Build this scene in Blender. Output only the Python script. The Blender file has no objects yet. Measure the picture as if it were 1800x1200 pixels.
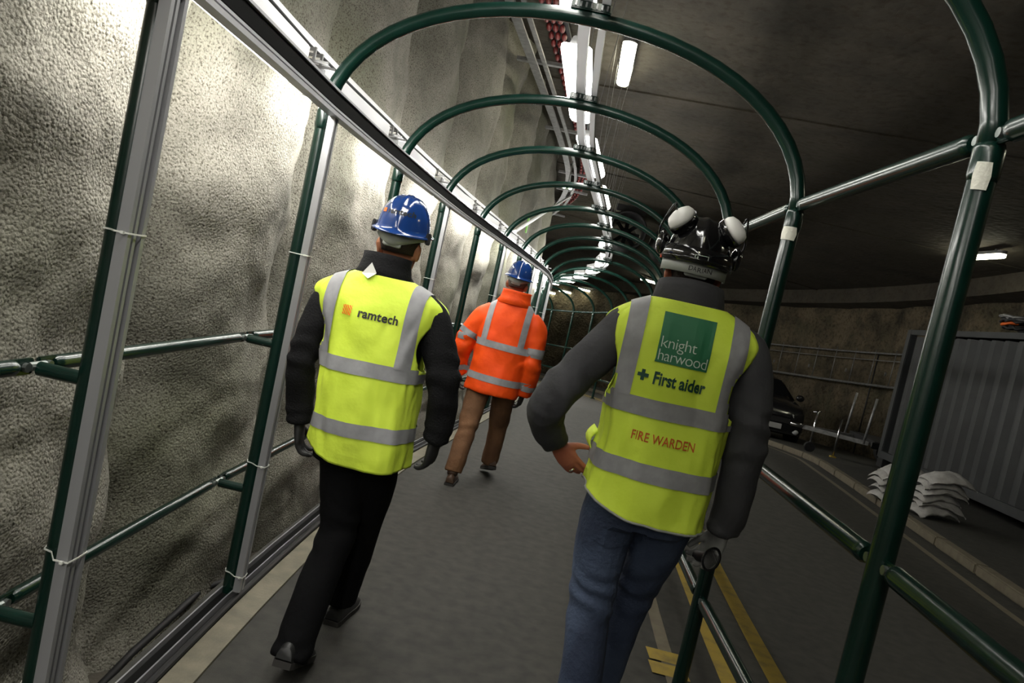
import bpy, bmesh, math, random
from mathutils import Vector, Matrix, noise
from mathutils.bvhtree import BVHTree
random.seed(7)
PI = math.pi
scene = bpy.context.scene
C = scene.collection

# ---------------------------------------------------------------- camera
YAW, PITCH, ROLL, CAMH = -0.08136, -0.06841, -0.22017, 1.6
cy_, sy_ = math.cos(YAW), math.sin(YAW); cp, sp = math.cos(PITCH), math.sin(PITCH); cr, sr = math.cos(ROLL), math.sin(ROLL)
X0 = Vector((cy_, -sy_, 0)); Y0 = Vector((sy_, cy_, 0)); Z0 = Vector((0, 0, 1))
FW = cp * Y0 + sp * Z0; UP0 = -sp * Y0 + cp * Z0
RT = cr * X0 - sr * UP0; UPV = sr * X0 + cr * UP0
cam_d = bpy.data.cameras.new('camera'); cam = bpy.data.objects.new('camera', cam_d); C.objects.link(cam)
cam.matrix_world = Matrix(((RT.x, UPV.x, -FW.x, 0), (RT.y, UPV.y, -FW.y, 0), (RT.z, UPV.z, -FW.z, CAMH), (0, 0, 0, 1)))
cam_d.sensor_width = 36; cam_d.lens = 1300.63 * 36 / 1800; cam_d.clip_start = 0.05; cam_d.clip_end = 300
scene.camera = cam

# ---------------------------------------------------------------- world, exposure
world = bpy.data.worlds.new('world'); scene.world = world; world.use_nodes = True
world.node_tree.nodes['Background'].inputs[0].default_value = (0.55, 0.6, 0.55, 1)
world.node_tree.nodes['Background'].inputs[1].default_value = 0.012
scene.view_settings.view_transform = 'Standard'; scene.view_settings.look = 'None'
scene.view_settings.exposure = 0.72; scene.view_settings.gamma = 1.0; scene.view_settings.use_curve_mapping = False
E_BATTEN, E_HANG, E_CEIL = 28.0, 14.0, 13.0      # emission strength of the three lamp kinds

# ---------------------------------------------------------------- materials
def mat(name, col, rough=0.6, metal=0.0, var=None, scale=8.0, bump=0.0, bscale=60.0, emit=0.0, spec=0.5, coat=0.0, detail=6.0, lo=0.35, hi=0.65, aniso=None):
    m = bpy.data.materials.new(name); m.use_nodes = True
    nt = m.node_tree; b = nt.nodes['Principled BSDF']
    b.inputs['Base Color'].default_value = (*col, 1); b.inputs['Roughness'].default_value = rough
    b.inputs['Metallic'].default_value = metal; b.inputs['Specular IOR Level'].default_value = spec
    if coat: b.inputs['Coat Weight'].default_value = coat; b.inputs['Coat Roughness'].default_value = 0.08
    if var or bump:
        tc = nt.nodes.new('ShaderNodeTexCoord')
        src = tc.outputs['Object']
        if aniso:
            mp = nt.nodes.new('ShaderNodeMapping'); mp.inputs['Scale'].default_value = aniso
            nt.links.new(src, mp.inputs['Vector']); src = mp.outputs['Vector']
    if var:
        nz = nt.nodes.new('ShaderNodeTexNoise'); nz.inputs['Scale'].default_value = scale; nz.inputs['Detail'].default_value = detail
        rp = nt.nodes.new('ShaderNodeValToRGB'); rp.color_ramp.elements[0].position = lo; rp.color_ramp.elements[1].position = hi
        rp.color_ramp.elements[0].color = (*col, 1); rp.color_ramp.elements[1].color = (*var, 1)
        nt.links.new(src, nz.inputs['Vector']); nt.links.new(nz.outputs['Fac'], rp.inputs['Fac']); nt.links.new(rp.outputs['Color'], b.inputs['Base Color'])
    if bump:
        n2 = nt.nodes.new('ShaderNodeTexNoise'); n2.inputs['Scale'].default_value = bscale; n2.inputs['Detail'].default_value = 5
        bp = nt.nodes.new('ShaderNodeBump'); bp.inputs['Strength'].default_value = bump; bp.inputs['Distance'].default_value = 0.01
        nt.links.new(src, n2.inputs['Vector']); nt.links.new(n2.outputs['Fac'], bp.inputs['Height']); nt.links.new(bp.outputs['Normal'], b.inputs['Normal'])
    if emit:
        b.inputs['Emission Color'].default_value = (*col, 1); b.inputs['Emission Strength'].default_value = emit
    return m

def wall_mat(name, c1, c2, c3, bump, grain, speck=0.25):
    """sprayed concrete: patchy colour, algae tint, voronoi aggregate grain"""
    m = bpy.data.materials.new(name); m.use_nodes = True; nt = m.node_tree; b = nt.nodes['Principled BSDF']
    b.inputs['Roughness'].default_value = 0.85; b.inputs['Specular IOR Level'].default_value = 0.25
    N = nt.nodes.new; L = nt.links.new
    tc = N('ShaderNodeTexCoord')
    n1 = N('ShaderNodeTexNoise'); n1.inputs['Scale'].default_value = 1.3; n1.inputs['Detail'].default_value = 7; n1.inputs['Roughness'].default_value = 0.62
    r1 = N('ShaderNodeValToRGB'); e = r1.color_ramp.elements
    e[0].position = 0.36; e[0].color = (*c2, 1); e[1].position = 0.6; e[1].color = (*c1, 1)
    n2 = N('ShaderNodeTexNoise'); n2.inputs['Scale'].default_value = 0.8; n2.inputs['Detail'].default_value = 4
    r2 = N('ShaderNodeValToRGB'); r2.color_ramp.elements[0].position = 0.5; r2.color_ramp.elements[1].position = 0.72
    mx = N('ShaderNodeMixRGB'); mx.inputs[2].default_value = (*c3, 1)
    n3 = N('ShaderNodeTexNoise'); n3.inputs['Scale'].default_value = grain; n3.inputs['Detail'].default_value = 4; n3.inputs['Roughness'].default_value = 0.6
    r3 = N('ShaderNodeValToRGB'); r3.color_ramp.elements[0].position = 0.33; r3.color_ramp.elements[0].color = (speck, speck * .92, speck * .78, 1)
    r3.color_ramp.elements[1].position = 0.5; r3.color_ramp.elements[1].color = (1, 1, 1, 1)
    mul = N('ShaderNodeMixRGB'); mul.blend_type = 'MULTIPLY'; mul.inputs[0].default_value = 1.0
    vo = N('ShaderNodeTexVoronoi'); vo.inputs['Scale'].default_value = grain * 0.9
    ad = N('ShaderNodeMath'); ad.operation = 'SUBTRACT'
    bp = N('ShaderNodeBump'); bp.inputs['Strength'].default_value = bump; bp.inputs['Distance'].default_value = 0.55 / grain
    for n in (n1, n2, n3, vo): L(tc.outputs['Object'], n.inputs['Vector'])
    L(n1.outputs['Fac'], r1.inputs[0]); L(n2.outputs['Fac'], r2.inputs[0]); L(r2.outputs['Color'], mx.inputs[0]); L(r1.outputs['Color'], mx.inputs[1])
    L(n3.outputs['Fac'], r3.inputs[0]); L(mx.outputs[0], mul.inputs[1]); L(r3.outputs[0], mul.inputs[2]); L(mul.outputs[0], b.inputs['Base Color'])
    L(n3.outputs['Fac'], ad.inputs[0]); L(vo.outputs['Distance'], ad.inputs[1]); L(ad.outputs[0], bp.inputs['Height']); L(bp.outputs[0], b.inputs['Normal'])
    return m

M = {}
M['wall'] = wall_mat('sprayed_concrete', (0.25, 0.237, 0.2), (0.135, 0.13, 0.106), (0.115, 0.117, 0.078), 0.8, 105)
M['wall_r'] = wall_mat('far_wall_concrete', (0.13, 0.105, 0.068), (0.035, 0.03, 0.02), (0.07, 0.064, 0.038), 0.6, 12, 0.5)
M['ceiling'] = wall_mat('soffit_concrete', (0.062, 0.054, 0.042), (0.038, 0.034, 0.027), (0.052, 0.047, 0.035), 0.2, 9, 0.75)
M['asphalt'] = mat('asphalt', (0.023, 0.0225, 0.019), 0.85, var=(0.044, 0.042, 0.035), scale=14, bump=0.35, bscale=260, lo=0.3, hi=0.7, detail=10)
M['mud'] = mat('trench_mud', (0.02, 0.018, 0.013), 0.9, var=(0.06, 0.052, 0.038), scale=4, bump=1.0, bscale=18)
M['kerb'] = mat('kerb_concrete', (0.13, 0.12, 0.088), 0.8, var=(0.2, 0.18, 0.13), scale=9, bump=0.4, bscale=80)
M['green'] = mat('green_paint', (0.0015, 0.014, 0.0095), 0.26, var=(0.0025, 0.018, 0.0125), scale=20, spec=0.5, coat=0.12)
M['bolt'] = mat('zinc_bolt', (0.2, 0.22, 0.21), 0.35, 0.8)
M['alu'] = mat('aluminium', (0.36, 0.36, 0.375), 0.42, 0.45, var=(0.3, 0.3, 0.31), scale=6, aniso=(1, 1, 0.1))
M['alu_dark'] = mat('rubber_gasket', (0.005, 0.005, 0.005), 0.9, spec=0.1)
M['white_metal'] = mat('white_enamel', (0.68, 0.68, 0.7), 0.35)
M['tape_scrap'] = mat('masking_tape', (0.55, 0.54, 0.47), 0.6, bump=0.4, bscale=90)
M['tie'] = mat('white_plastic', (0.7, 0.7, 0.66), 0.4)
M['lamp_batten'] = mat('batten_diffuser', (1.0, 0.98, 0.92), 0.4, emit=E_BATTEN)
M['lamp_hang'] = mat('tube_diffuser', (1.0, 0.985, 0.92), 0.4, emit=E_HANG)
M['lamp_ceil'] = mat('bulkhead_diffuser', (1.0, 0.97, 0.72), 0.4, emit=E_CEIL)
M['galv'] = mat('galvanised', (0.3, 0.3, 0.3), 0.5, 0.6, var=(0.2, 0.2, 0.2), scale=14)
M['red'] = mat('red_duct', (0.2, 0.022, 0.02), 0.45, var=(0.14, 0.015, 0.014), scale=20)
M['black'] = mat('black_rubber', (0.012, 0.012, 0.013), 0.6)
M['yellow_line'] = mat('yellow_road_paint', (0.36, 0.25, 0.035), 0.7, var=(0.2, 0.15, 0.04), scale=11, bump=0.3, bscale=90, lo=0.45, hi=0.75)
M['pale_line'] = mat('worn_pale_paint', (0.15, 0.13, 0.09), 0.8, var=(0.12, 0.1, 0.07), scale=12)
M['container'] = mat('grey_container_paint', (0.033, 0.036, 0.038), 0.5, var=(0.023, 0.025, 0.027), scale=3, bump=0.2, bscale=20)
M['sandbag'] = mat('white_woven_sack', (0.42, 0.41, 0.4), 0.7, var=(0.32, 0.31, 0.3), scale=10, bump=0.5, bscale=45)
M['car'] = mat('dark_car_paint', (0.012, 0.012, 0.014), 0.25, coat=0.5)
M['glass'] = mat('dark_glass', (0.008, 0.009, 0.01), 0.05)
M['chrome'] = mat('chrome', (0.6, 0.6, 0.62), 0.18, 1.0)
M['headlight'] = mat('headlight_lens', (0.7, 0.72, 0.75), 0.12, 0.3)
M['plate'] = mat('plate_white', (0.4, 0.4, 0.4), 0.5)
M['orange_plastic'] = mat('orange_plastic', (0.7, 0.12, 0.01), 0.5)
M['sign_green'] = mat('green_sign', (0.25, 0.6, 0.12), 0.5)
M['indicator'] = mat('indicator_light', (0.75, 1.0, 0.65), 0.4, emit=6)
# clothing
M['hivis'] = mat('hivis_yellow', (0.70, 0.87, 0.08), 0.6, var=(0.63, 0.8, 0.06), scale=7, bump=0.35, bscale=22, spec=0.3)
M['hivis_edge'] = mat('vest_binding_grey', (0.25, 0.26, 0.24), 0.7)
M['hivis_orange'] = mat('hivis_orange', (0.9, 0.085, 0.004), 0.6, var=(0.8, 0.065, 0.003), scale=8, bump=0.5, bscale=16, spec=0.3)
M['tape'] = mat('reflective_tape', (0.30, 0.30, 0.31), 0.5, var=(0.25, 0.25, 0.26), scale=30, spec=0.4)
M['black_cloth'] = mat('black_cloth', (0.0035, 0.0035, 0.004), 0.9, bump=0.4, bscale=40, spec=0.12)
M['charcoal'] = mat('charcoal_fleece', (0.0115, 0.0115, 0.0125), 0.9, var=(0.008, 0.008, 0.009), scale=12, bump=0.5, bscale=130, spec=0.2)
M['grey_jacket'] = mat('dark_grey_softshell', (0.055, 0.055, 0.06), 0.75, var=(0.043, 0.043, 0.047), scale=9, bump=0.3, bscale=40, spec=0.3)
M['jeans'] = mat('blue_denim', (0.018, 0.028, 0.058), 0.85, var=(0.075, 0.105, 0.175), scale=3.2, bump=0.5, bscale=70, lo=0.42, hi=0.72, detail=8)
M['tan'] = mat('tan_trousers', (0.15, 0.07, 0.028), 0.85, var=(0.1, 0.045, 0.018), scale=6, bump=0.4, bscale=40)
M['skin'] = mat('skin', (0.42, 0.185, 0.10), 0.5, var=(0.36, 0.14, 0.075), scale=12, spec=0.35)
M['skin_red'] = mat('skin_ruddy', (0.40, 0.14, 0.075), 0.5, var=(0.33, 0.1, 0.055), scale=12, spec=0.35)
M['hair'] = mat('dark_brown_hair', (0.022, 0.013, 0.009), 0.7, bump=0.6, bscale=120)
M['hair_grey'] = mat('grey_brown_hair', (0.10, 0.075, 0.06), 0.7, bump=0.6, bscale=120)
M['blue_hat'] = mat('blue_hat_plastic', (0.012, 0.05, 0.22), 0.13, spec=0.6, coat=0.6)
M['black_hat'] = mat('black_hat_plastic', (0.006, 0.006, 0.007), 0.12, spec=0.6, coat=0.6)
M['band_grey'] = mat('grey_head_band', (0.36, 0.38, 0.35), 0.5)
M['cup_white'] = mat('white_ear_cup', (0.78, 0.77, 0.74), 0.3)
M['glove_grey'] = mat('grey_glove', (0.24, 0.24, 0.23), 0.6, var=(0.15, 0.15, 0.145), scale=20)
M['glove_dark'] = mat('dark_glove', (0.018, 0.018, 0.018), 0.7)
M['shoe_black'] = mat('black_shoe', (0.012, 0.012, 0.012), 0.5)
M['shoe_brown'] = mat('brown_boot', (0.05, 0.025, 0.012), 0.6)
M['sole'] = mat('shoe_sole', (0.02, 0.018, 0.016), 0.8)
M['print_black'] = mat('print_black', (0.01, 0.012, 0.012), 0.6)
M['print_orange'] = mat('print_orange', (0.85, 0.17, 0.01), 0.6)
M['print_green'] = mat('print_green', (0.02, 0.16, 0.07), 0.6)
M['print_dkgreen'] = mat('print_dark_green', (0.006, 0.055, 0.035), 0.6)
M['print_white'] = mat('print_white', (0.62, 0.72, 0.62), 0.6)
M['print_red'] = mat('print_red_orange', (0.55, 0.1, 0.01), 0.6)
M['pen'] = mat('pen_ink', (0.03, 0.03, 0.03), 0.6)
M['eye'] = mat('eye_white', (0.7, 0.68, 0.65), 0.3)
M['lip'] = mat('lip', (0.3, 0.1, 0.07), 0.5)
M['gold'] = mat('ring_metal', (0.8, 0.75, 0.65), 0.15, 1.0)

# ---------------------------------------------------------------- helpers
def tag(o, label=None, cat=None, group=None, kind=None):
    if label: o['label'] = label
    if cat: o['category'] = cat
    if group: o['group'] = group
    if kind: o['kind'] = kind
    return o

class G:
    """geometry collector -> one mesh object"""
    def __init__(s): s.v = []; s.f = []
    def add(s, v, f):
        o = len(s.v); s.v += [Vector(p) for p in v]; s.f += [tuple(i + o for i in q) for q in f]; return s
    def box(s, c, d, rot=None):
        hx, hy, hz = d[0] / 2, d[1] / 2, d[2] / 2
        v = [Vector((x, y, z)) for x in (-hx, hx) for y in (-hy, hy) for z in (-hz, hz)]
        if rot is not None: v = [rot @ p for p in v]
        v = [p + Vector(c) for p in v]
        return s.add(v, [(0, 1, 3, 2), (4, 6, 7, 5), (0, 4, 5, 1), (2, 3, 7, 6), (0, 2, 6, 4), (1, 5, 7, 3)])
    def bar(s, a, b, w, h, up=Vector((0, 0, 1))):
        a, b = Vector(a), Vector(b); t = (b - a).normalized(); x = t.cross(up).normalized(); u = x.cross(t)
        v = [p + x * (i * w / 2) + u * (j * h / 2) for p in (a, b) for i, j in ((-1, -1), (1, -1), (1, 1), (-1, 1))]
        return s.add(v, [(3, 2, 1, 0), (4, 5, 6, 7), (0, 1, 5, 4), (1, 2, 6, 5), (2, 3, 7, 6), (3, 0, 4, 7)])
    def loft(s, cs, rx, ry=None, seg=12, ref=Vector((0, 1, 0)), cap=True, power=2.0):
        """rings of half-width rx (along ref-perpendicular) and ry (along ref) on a polyline of centres"""
        cs = [Vector(c) for c in cs]; n = len(cs)
        if not isinstance(rx, (list, tuple)): rx = [rx] * n
        if ry is None: ry = rx
        if not isinstance(ry, (list, tuple)): ry = [ry] * n
        v = []; f = []
        for i, c in enumerate(cs):
            t = (cs[min(i + 1, n - 1)] - cs[max(i - 1, 0)]).normalized()
            r = ref - t * ref.dot(t)
            if r.length < 1e-4: r = Vector((1, 0, 0)) - t * t.x
            r.normalize(); sd = t.cross(r).normalized()
            for k in range(seg):
                a = 2 * PI * k / seg; ca, sa = math.cos(a), math.sin(a)
                if power != 2.0:
                    ca = math.copysign(abs(ca) ** (2 / power), ca); sa = math.copysign(abs(sa) ** (2 / power), sa)
                v.append(c + sd * (ca * rx[i]) + r * (sa * ry[i]))
        for i in range(n - 1):
            for k in range(seg):
                k2 = (k + 1) % seg
                f.append((i * seg + k, i * seg + k2, (i + 1) * seg + k2, (i + 1) * seg + k))
        if cap: f.append(tuple(range(seg - 1, -1, -1))); f.append(tuple((n - 1) * seg + k for k in range(seg)))
        return s.add(v, f)
    def tube(s, a, b, r, seg=12, r2=None): return s.loft([a, b], [r, r if r2 is None else r2], seg=seg, ref=Vector((0.37, 0.61, 0.7)))
    def ball(s, c, r, u=12, w=8):
        if not isinstance(r, (list, tuple)): r = (r, r, r)
        v = []; f = []; c = Vector(c)
        for i in range(w + 1):
            th = PI * i / w
            for k in range(u):
                a = 2 * PI * k / u; v.append(c + Vector((r[0] * math.sin(th) * math.cos(a), r[1] * math.sin(th) * math.sin(a), r[2] * math.cos(th))))
        for i in range(w):
            for k in range(u): f.append((i * u + k, (i + 1) * u + k, (i + 1) * u + (k + 1) % u, i * u + (k + 1) % u))
        return s.add(v, f)
    def grid(s, pts):
        """pts[i][j]"""
        n, m = len(pts), len(pts[0])
        return s.add([p for row in pts for p in row], [(i * m + j, i * m + j + 1, (i + 1) * m + j + 1, (i + 1) * m + j) for i in range(n - 1) for j in range(m - 1)])
    def xf(s, mtx): s.v = [mtx @ p for p in s.v]; return s
    def mesh(s, name, smooth=False, bevel=0.0, fix=True):
        me = bpy.data.meshes.new(name); bm = bmesh.new()
        vs = [bm.verts.new(p) for p in s.v]
        for q in s.f:
            try: bm.faces.new([vs[i] for i in q])
            except ValueError: pass
        bmesh.ops.remove_doubles(bm, verts=bm.verts, dist=1e-6)
        if fix: bmesh.ops.recalc_face_normals(bm, faces=bm.faces)
        if bevel: bmesh.ops.bevel(bm, geom=list(bm.edges), offset=bevel, segments=2, affect='EDGES', clamp_overlap=True)
        if smooth:
            for q in bm.faces: q.smooth = True
        bm.to_mesh(me); bm.free(); return me
    def obj(s, name, m, parent=None, smooth=False, bevel=0.0, loc=None, fix=True, auto=None):
        me = s.mesh(name, smooth, bevel, fix); me.materials.append(M[m] if isinstance(m, str) else m)
        o = bpy.data.objects.new(name, me); C.objects.link(o)
        if parent: o.parent = parent
        if loc is not None: o.location = loc
        if auto: me.set_sharp_from_angle(angle=auto)
        return o

def empty(name, loc, rz=0.0):
    o = bpy.data.objects.new(name, None); C.objects.link(o); o.location = loc; o.rotation_euler = (0, 0, rz); o.empty_display_size = 0.1
    return o
def copy_tree(o, parent=None):
    c = o.copy(); C.objects.link(c); c.parent = parent
    for ch in list(o.children): copy_tree(ch, c)
    return c
ORD = ['first', 'second', 'third', 'fourth', 'fifth', 'sixth', 'seventh', 'eighth', 'ninth', 'tenth', 'eleventh', 'twelfth', 'thirteenth', 'fourteenth', 'fifteenth',
       'sixteenth', 'seventeenth', 'eighteenth', 'nineteenth', 'twentieth', 'twenty-first', 'twenty-second', 'twenty-third', 'twenty-fourth', 'twenty-fifth']
def crm(p0, p1, p2, p3, t):
    return 0.5 * (2 * p1 + (p2 - p0) * t + (2 * p0 - 5 * p1 + 4 * p2 - p3) * t * t + (3 * p1 - p0 - 3 * p2 + p3) * t ** 3)
def spline(pts, n):
    pts = [Vector(p) for p in pts]; P = [pts[0] * 2 - pts[1]] + pts + [pts[-1] * 2 - pts[-2]]; out = []
    for i in range(n):
        u = i / (n - 1) * (len(pts) - 1); k = min(int(u), len(pts) - 2); out.append(crm(P[k], P[k + 1], P[k + 2], P[k + 3], u - k))
    return out
def splinef(vals, n): return [q.x for q in spline([(v, 0, 0) for v in vals], n)]

# ---------------------------------------------------------------- the walkway's path (hoop i stands at station i)
HX = [-0.16, -0.235, -0.264, -0.255, -0.165, -0.063, 0.037, 0.132, 0.207, 0.277]
HY = [1.806, 3.139, 4.493, 5.881, 7.252, 8.621, 9.989, 11.356, 12.725, 14.091]
NH = 18
def gz(y):
    if y < 5.0: return 0.0
    if y < 6.0: return -0.011 * (y - 5.0) ** 2
    if y < 13: return -0.011 - 0.022 * (y - 6.0)
    return -0.165 - 0.085 * (y - 13)
_hd = math.atan2(0.07, 1.367); _x, _y = HX[-1], HY[-1]
for _i in range(22):
    _hd -= 1.37 / 16.0; _x += 1.37 * math.sin(_hd); _y += 1.37 * math.cos(_hd); HX.append(_x); HY.append(_y)
def ctr(i):
    n = len(HX)
    def g(k):
        if k < 0: return Vector((HX[0] + (HX[0] - HX[1]) * 0.6 * -k, HY[0] - (HY[1] - HY[0]) * -k, 0))
        if k >= n: return Vector((HX[-1] * 2 - HX[-2], HY[-1] * 2 - HY[-2], 0))
        return Vector((HX[k], HY[k], 0))
    k = math.floor(i); return crm(g(k - 1), g(k), g(k + 1), g(k + 2), i - k)
def frame(i):
    c = ctr(i); t = (ctr(i + 0.05) - ctr(i - 0.05)).normalized(); return c, t, Vector((t.y, -t.x, 0))
def pt(i, n, z):
    c, t, r = frame(i); p = c + r * n; p.z = z + gz(c.y); return p
def ptx(i, n, z):
    """like pt but z follows the ground under the point itself"""
    c, t, r = frame(i); p = c + r * n; p.z = z + gz(p.y); return p
W, ZS, ZM, ZN, ZT = 1.008, 2.227, 1.143, 0.49, 2.76
ZCEIL = 4.72

# ================================================================ STRUCTURE
def strip(name, m, i0, i1, di, ns, zf, kind='structure', smooth=False):
    rows = []; i = i0
    while i <= i1 + 1e-6:
        rows.append([zf(i, n) for n in ns]); i += di
    o = G().grid(rows).obj(name, m, smooth=smooth, fix=False); tag(o, kind=kind); return o
# floor of the roadway and of the walkway
fl = strip('floor', 'asphalt', -8, 30, 0.25, [-1.09, -0.6, 0, 0.8, 2, 3, 4.3], lambda i, n: ptx(i, n, 0.0)); fl['label'] = 'dark asphalt roadway and walkway floor'
tr = strip('floor', 'mud', -8, 30, 0.25, [-1.85, -1.5, -1.09], lambda i, n: ptx(i, n, -0.32)); tr['label'] = 'dark muddy gap at the foot of the sprayed wall'
ed = strip('trim_1', 'kerb', -8, 30, 0.25, [-1.0901, -1.09], lambda i, n: ptx(i, -1.09, -0.32 if n < -1.09005 else 0.0)); ed['label'] = 'concrete edge of the walkway slab'
# kerb band beside the track, raised slightly
kb = G()
N_ = 120
rows = []
for q in range(N_ + 1):
    i = -3 + q * 28 / N_
    rows.append([pt(i, -0.94, 0.0), pt(i, -0.94, 0.012), pt(i, -0.835, 0.012), pt(i, -0.835, 0.0)])
kb.grid(rows); o = kb.obj('trim_2', 'kerb', fix=False); tag(o, 'pale concrete band along the foot of the left posts', kind='structure')
# pavement on the far side
pv = G(); rows = []
for q in range(121):
    i = -8 + q * 38 / 120
    rows.append([ptx(i, 4.3, -0.02), ptx(i, 4.3, 0.09), ptx(i, 4.5, 0.09), ptx(i, 9.4, 0.09)])
pv.grid(rows); o = pv.obj('floor', 'asphalt', fix=False); tag(o, 'raised dark pavement along the far wall', kind='structure')
def kerbstones():
    root = empty('trim_3', ptx(0, 4.3, 0)); tag(root, 'pale worn kerb of the far pavement', kind='structure')
    for q in range(34):
        i = -2 + q * 0.68
        a, b = ptx(i, 4.3, 0.055), ptx(i + 0.665, 4.3, 0.055)
        G().bar(a, b, 0.13, 0.10).obj('kerb_stone', 'pale_line', root, bevel=0.012)
    bpy.context.view_layer.update()
    for ch in root.children: ch.matrix_parent_inverse = root.matrix_world.inverted()
kerbstones()
# painted lines
def line(name, m, i0, i1, n, w, label, z=0.004, di=0.25):
    rows = []; k = max(2, int((i1 - i0) / di) + 1)
    for q in range(k):
        i = i0 + (i1 - i0) * q / (k - 1)
        rows.append([ptx(i, n - w / 2, z), ptx(i, n + w / 2, z)])
    o = G().grid(rows).obj(name, m, fix=False); tag(o, label, kind='structure'); return o
line('trim_4', 'yellow_line', -3, 16, 1.60, 0.10, 'outer yellow road line beside the green hoops')
line('trim_5', 'yellow_line', -3, 16, 1.33, 0.09, 'inner yellow road line beside the green hoops')
line('trim_6', 'pale_line', -3, 16, 1.04, 0.07, 'pale line along the foot of the right posts', z=0.005)
line('trim_7', 'pale_line', -3, 16, 4.0, 0.08, 'pale worn road line before the far kerb', z=0.004)
for k, (y0, y1) in enumerate(((3.42, 3.54), (3.56, 3.68))):
    g = G().grid([[Vector((0.70, y0, 0.006)), Vector((0.88, y0, 0.006))], [Vector((0.69, y1, 0.006)), Vector((0.87, y1, 0.006))]])
    tag(g.obj('trim_8', 'yellow_line', fix=False), ['near', 'far'][k] + ' short yellow floor patch beside the right post', kind='structure')

# left wall: bored piles under sprayed concrete
def wall_n(s, z):
    t = ((s - 2.18) / 1.42 + 0.5) % 1.0
    k = math.floor((s - 2.18) / 1.42 + 0.5)
    amp = 0.36 + 0.08 * math.sin(k * 2.3)
    u = 2 * t - 1 + 0.10 * noise.noise(Vector((k * 3.7, z * 0.7, 0)))
    d = amp * (1 - math.sqrt(max(0.06, 1 - 0.94 * u * u)))
    big = noise.noise(Vector((s * 0.9, z * 0.8, 3.1))) * 0.10
    mid = noise.noise(Vector((s * 2.2, z * 3.0, 7.7))) * 0.065
    fine = noise.fractal(Vector((s * 9, z * 9, 1.3)), 1.0, 2.0, 3) * 0.012
    lean = 0.05 * max(0, z - 2.2)
    foot = 0.16 * max(0, 0.45 - z) ** 1.2
    return -(1.30 + d - big - mid - fine + lean * 0.4 - foot)
def left_wall():
    svals = []
    s = -9.0
    while s < 34: svals.append(s); s += 0.14 if s < 0.5 else 0.028 if 1.0 < s < 6.2 else (0.06 if s < 12 else 0.14)
    zv = []; z = -0.36
    while z < ZCEIL + 0.05: zv.append(z); z += 0.032 if z < 2.6 else 0.06
    rows = []
    for s in svals:
        i = (s - 1.806) / 1.367; rows.append([pt(i, wall_n(s, z), z) for z in zv])
    o = G().grid(rows).obj('wall_left', 'wall', smooth=True, fix=False); tag(o, 'rough sprayed concrete wall with rounded vertical piles', kind='structure')
left_wall()
# right wall and ceiling
def right_wall():
    rows = []; s = -9.0
    while s < 36:
        i = (s - 1.806) / 1.367; row = []
        for q in range(22):
            z = -0.1 + q * (ZCEIL + 0.15) / 21
            d = 0.16 * abs(math.cos(PI * s / 1.3)) ** 0.7 + 0.12 * noise.noise(Vector((s * 0.8, z * 1.2, 9))) + 0.05 * noise.noise(Vector((s * 3, z * 3, 2)))
            row.append(ptx(i, 9.35 - d, z))
        rows.append(row); s += 0.11
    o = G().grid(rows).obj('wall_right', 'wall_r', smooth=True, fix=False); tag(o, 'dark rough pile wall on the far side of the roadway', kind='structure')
right_wall()
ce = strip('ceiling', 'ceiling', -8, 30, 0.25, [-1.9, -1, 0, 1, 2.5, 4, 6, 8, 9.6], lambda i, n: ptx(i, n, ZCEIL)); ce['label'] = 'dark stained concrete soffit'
# downstand band at the head of the far wall and shallow joints in the soffit
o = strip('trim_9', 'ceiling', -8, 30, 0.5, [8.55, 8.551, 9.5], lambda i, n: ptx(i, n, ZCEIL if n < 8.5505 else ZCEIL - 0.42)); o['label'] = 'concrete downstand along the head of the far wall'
for k in range(4):
    i = 2.6 + k * 3.7
    g = G().bar(ptx(i, -1.6, ZCEIL - 0.012), ptx(i, 9.2, ZCEIL - 0.012), 0.05, 0.02)
    tag(g.obj('trim_10', 'ceiling'), ORD[k] + ' dark joint across the concrete soffit', kind='structure')

# ================================================================ HOOPS
def arch_pts(n=28):
    out = []; zs = 2.15
    for k in range(n + 1):
        a = PI * (1 - k / n); c, s = math.cos(a), math.sin(a); p = 2 / 2.1
        out.append((W * math.copysign(abs(c) ** p, c), zs + (ZT - zs) * abs(s) ** p))
    return out
ARCH = arch_pts()
R_T = 0.031
def hoop_proto():
    root = empty('hoop_frame', (0, 0, 0))
    for s in (-1, 1):
        po = G().loft([(s * W, 0, 0.021 if s < 0 else 0.012), (s * W, 0, 0.6), (s * W, 0, 1.4), (s * W, 0, 2.10)], R_T, seg=16, ref=Vector((0, 1, 0))).obj('post', 'green', root, smooth=True, auto=0.8)
        if s > 0: G().box((s * W, 0, 0.006), (0.12, 0.12, 0.012)).obj('base_plate', 'green', po, bevel=0.002)
        G().loft([(s * W, 0, 2.085), (s * W, 0, 2.10), (s * W, 0, 2.16), (s * W, 0, 2.175)], [R_T, R_T + 0.004, R_T + 0.004, R_T], seg=16).obj('collar', 'green', root, smooth=True)
    G().loft([(x, 0, z) for x, z in ARCH], R_T - 0.001, seg=16, ref=Vector((0, 1, 0))).obj('arch', 'green', root, smooth=True)
    cl = G().box((0.0, 0, ZT + R_T + 0.012), (0.17, 0.05, 0.035)).obj('clamp_plate', 'green', root, bevel=0.004)
    for k in range(7): G().box((-0.066 + 0.022 * k, -0.027, ZT + R_T + 0.012), (0.008, 0.006, 0.02)).obj('clamp_tooth', 'galv', cl)
    return root
proto = hoop_proto()
hoops = []
for k in range(NH):
    r = proto if k == 0 else copy_tree(proto)
    c, t, nrm = frame(k); r.location = (c.x, c.y, gz(c.y)); r.rotation_euler = (0, 0, math.atan2(-t.x, t.y))
    tag(r, 'green tubular steel hoop over the walkway, ' + ORD[k] + ' from the camera', 'hoop', 'green walkway hoops'); hoops.append(r)
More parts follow.
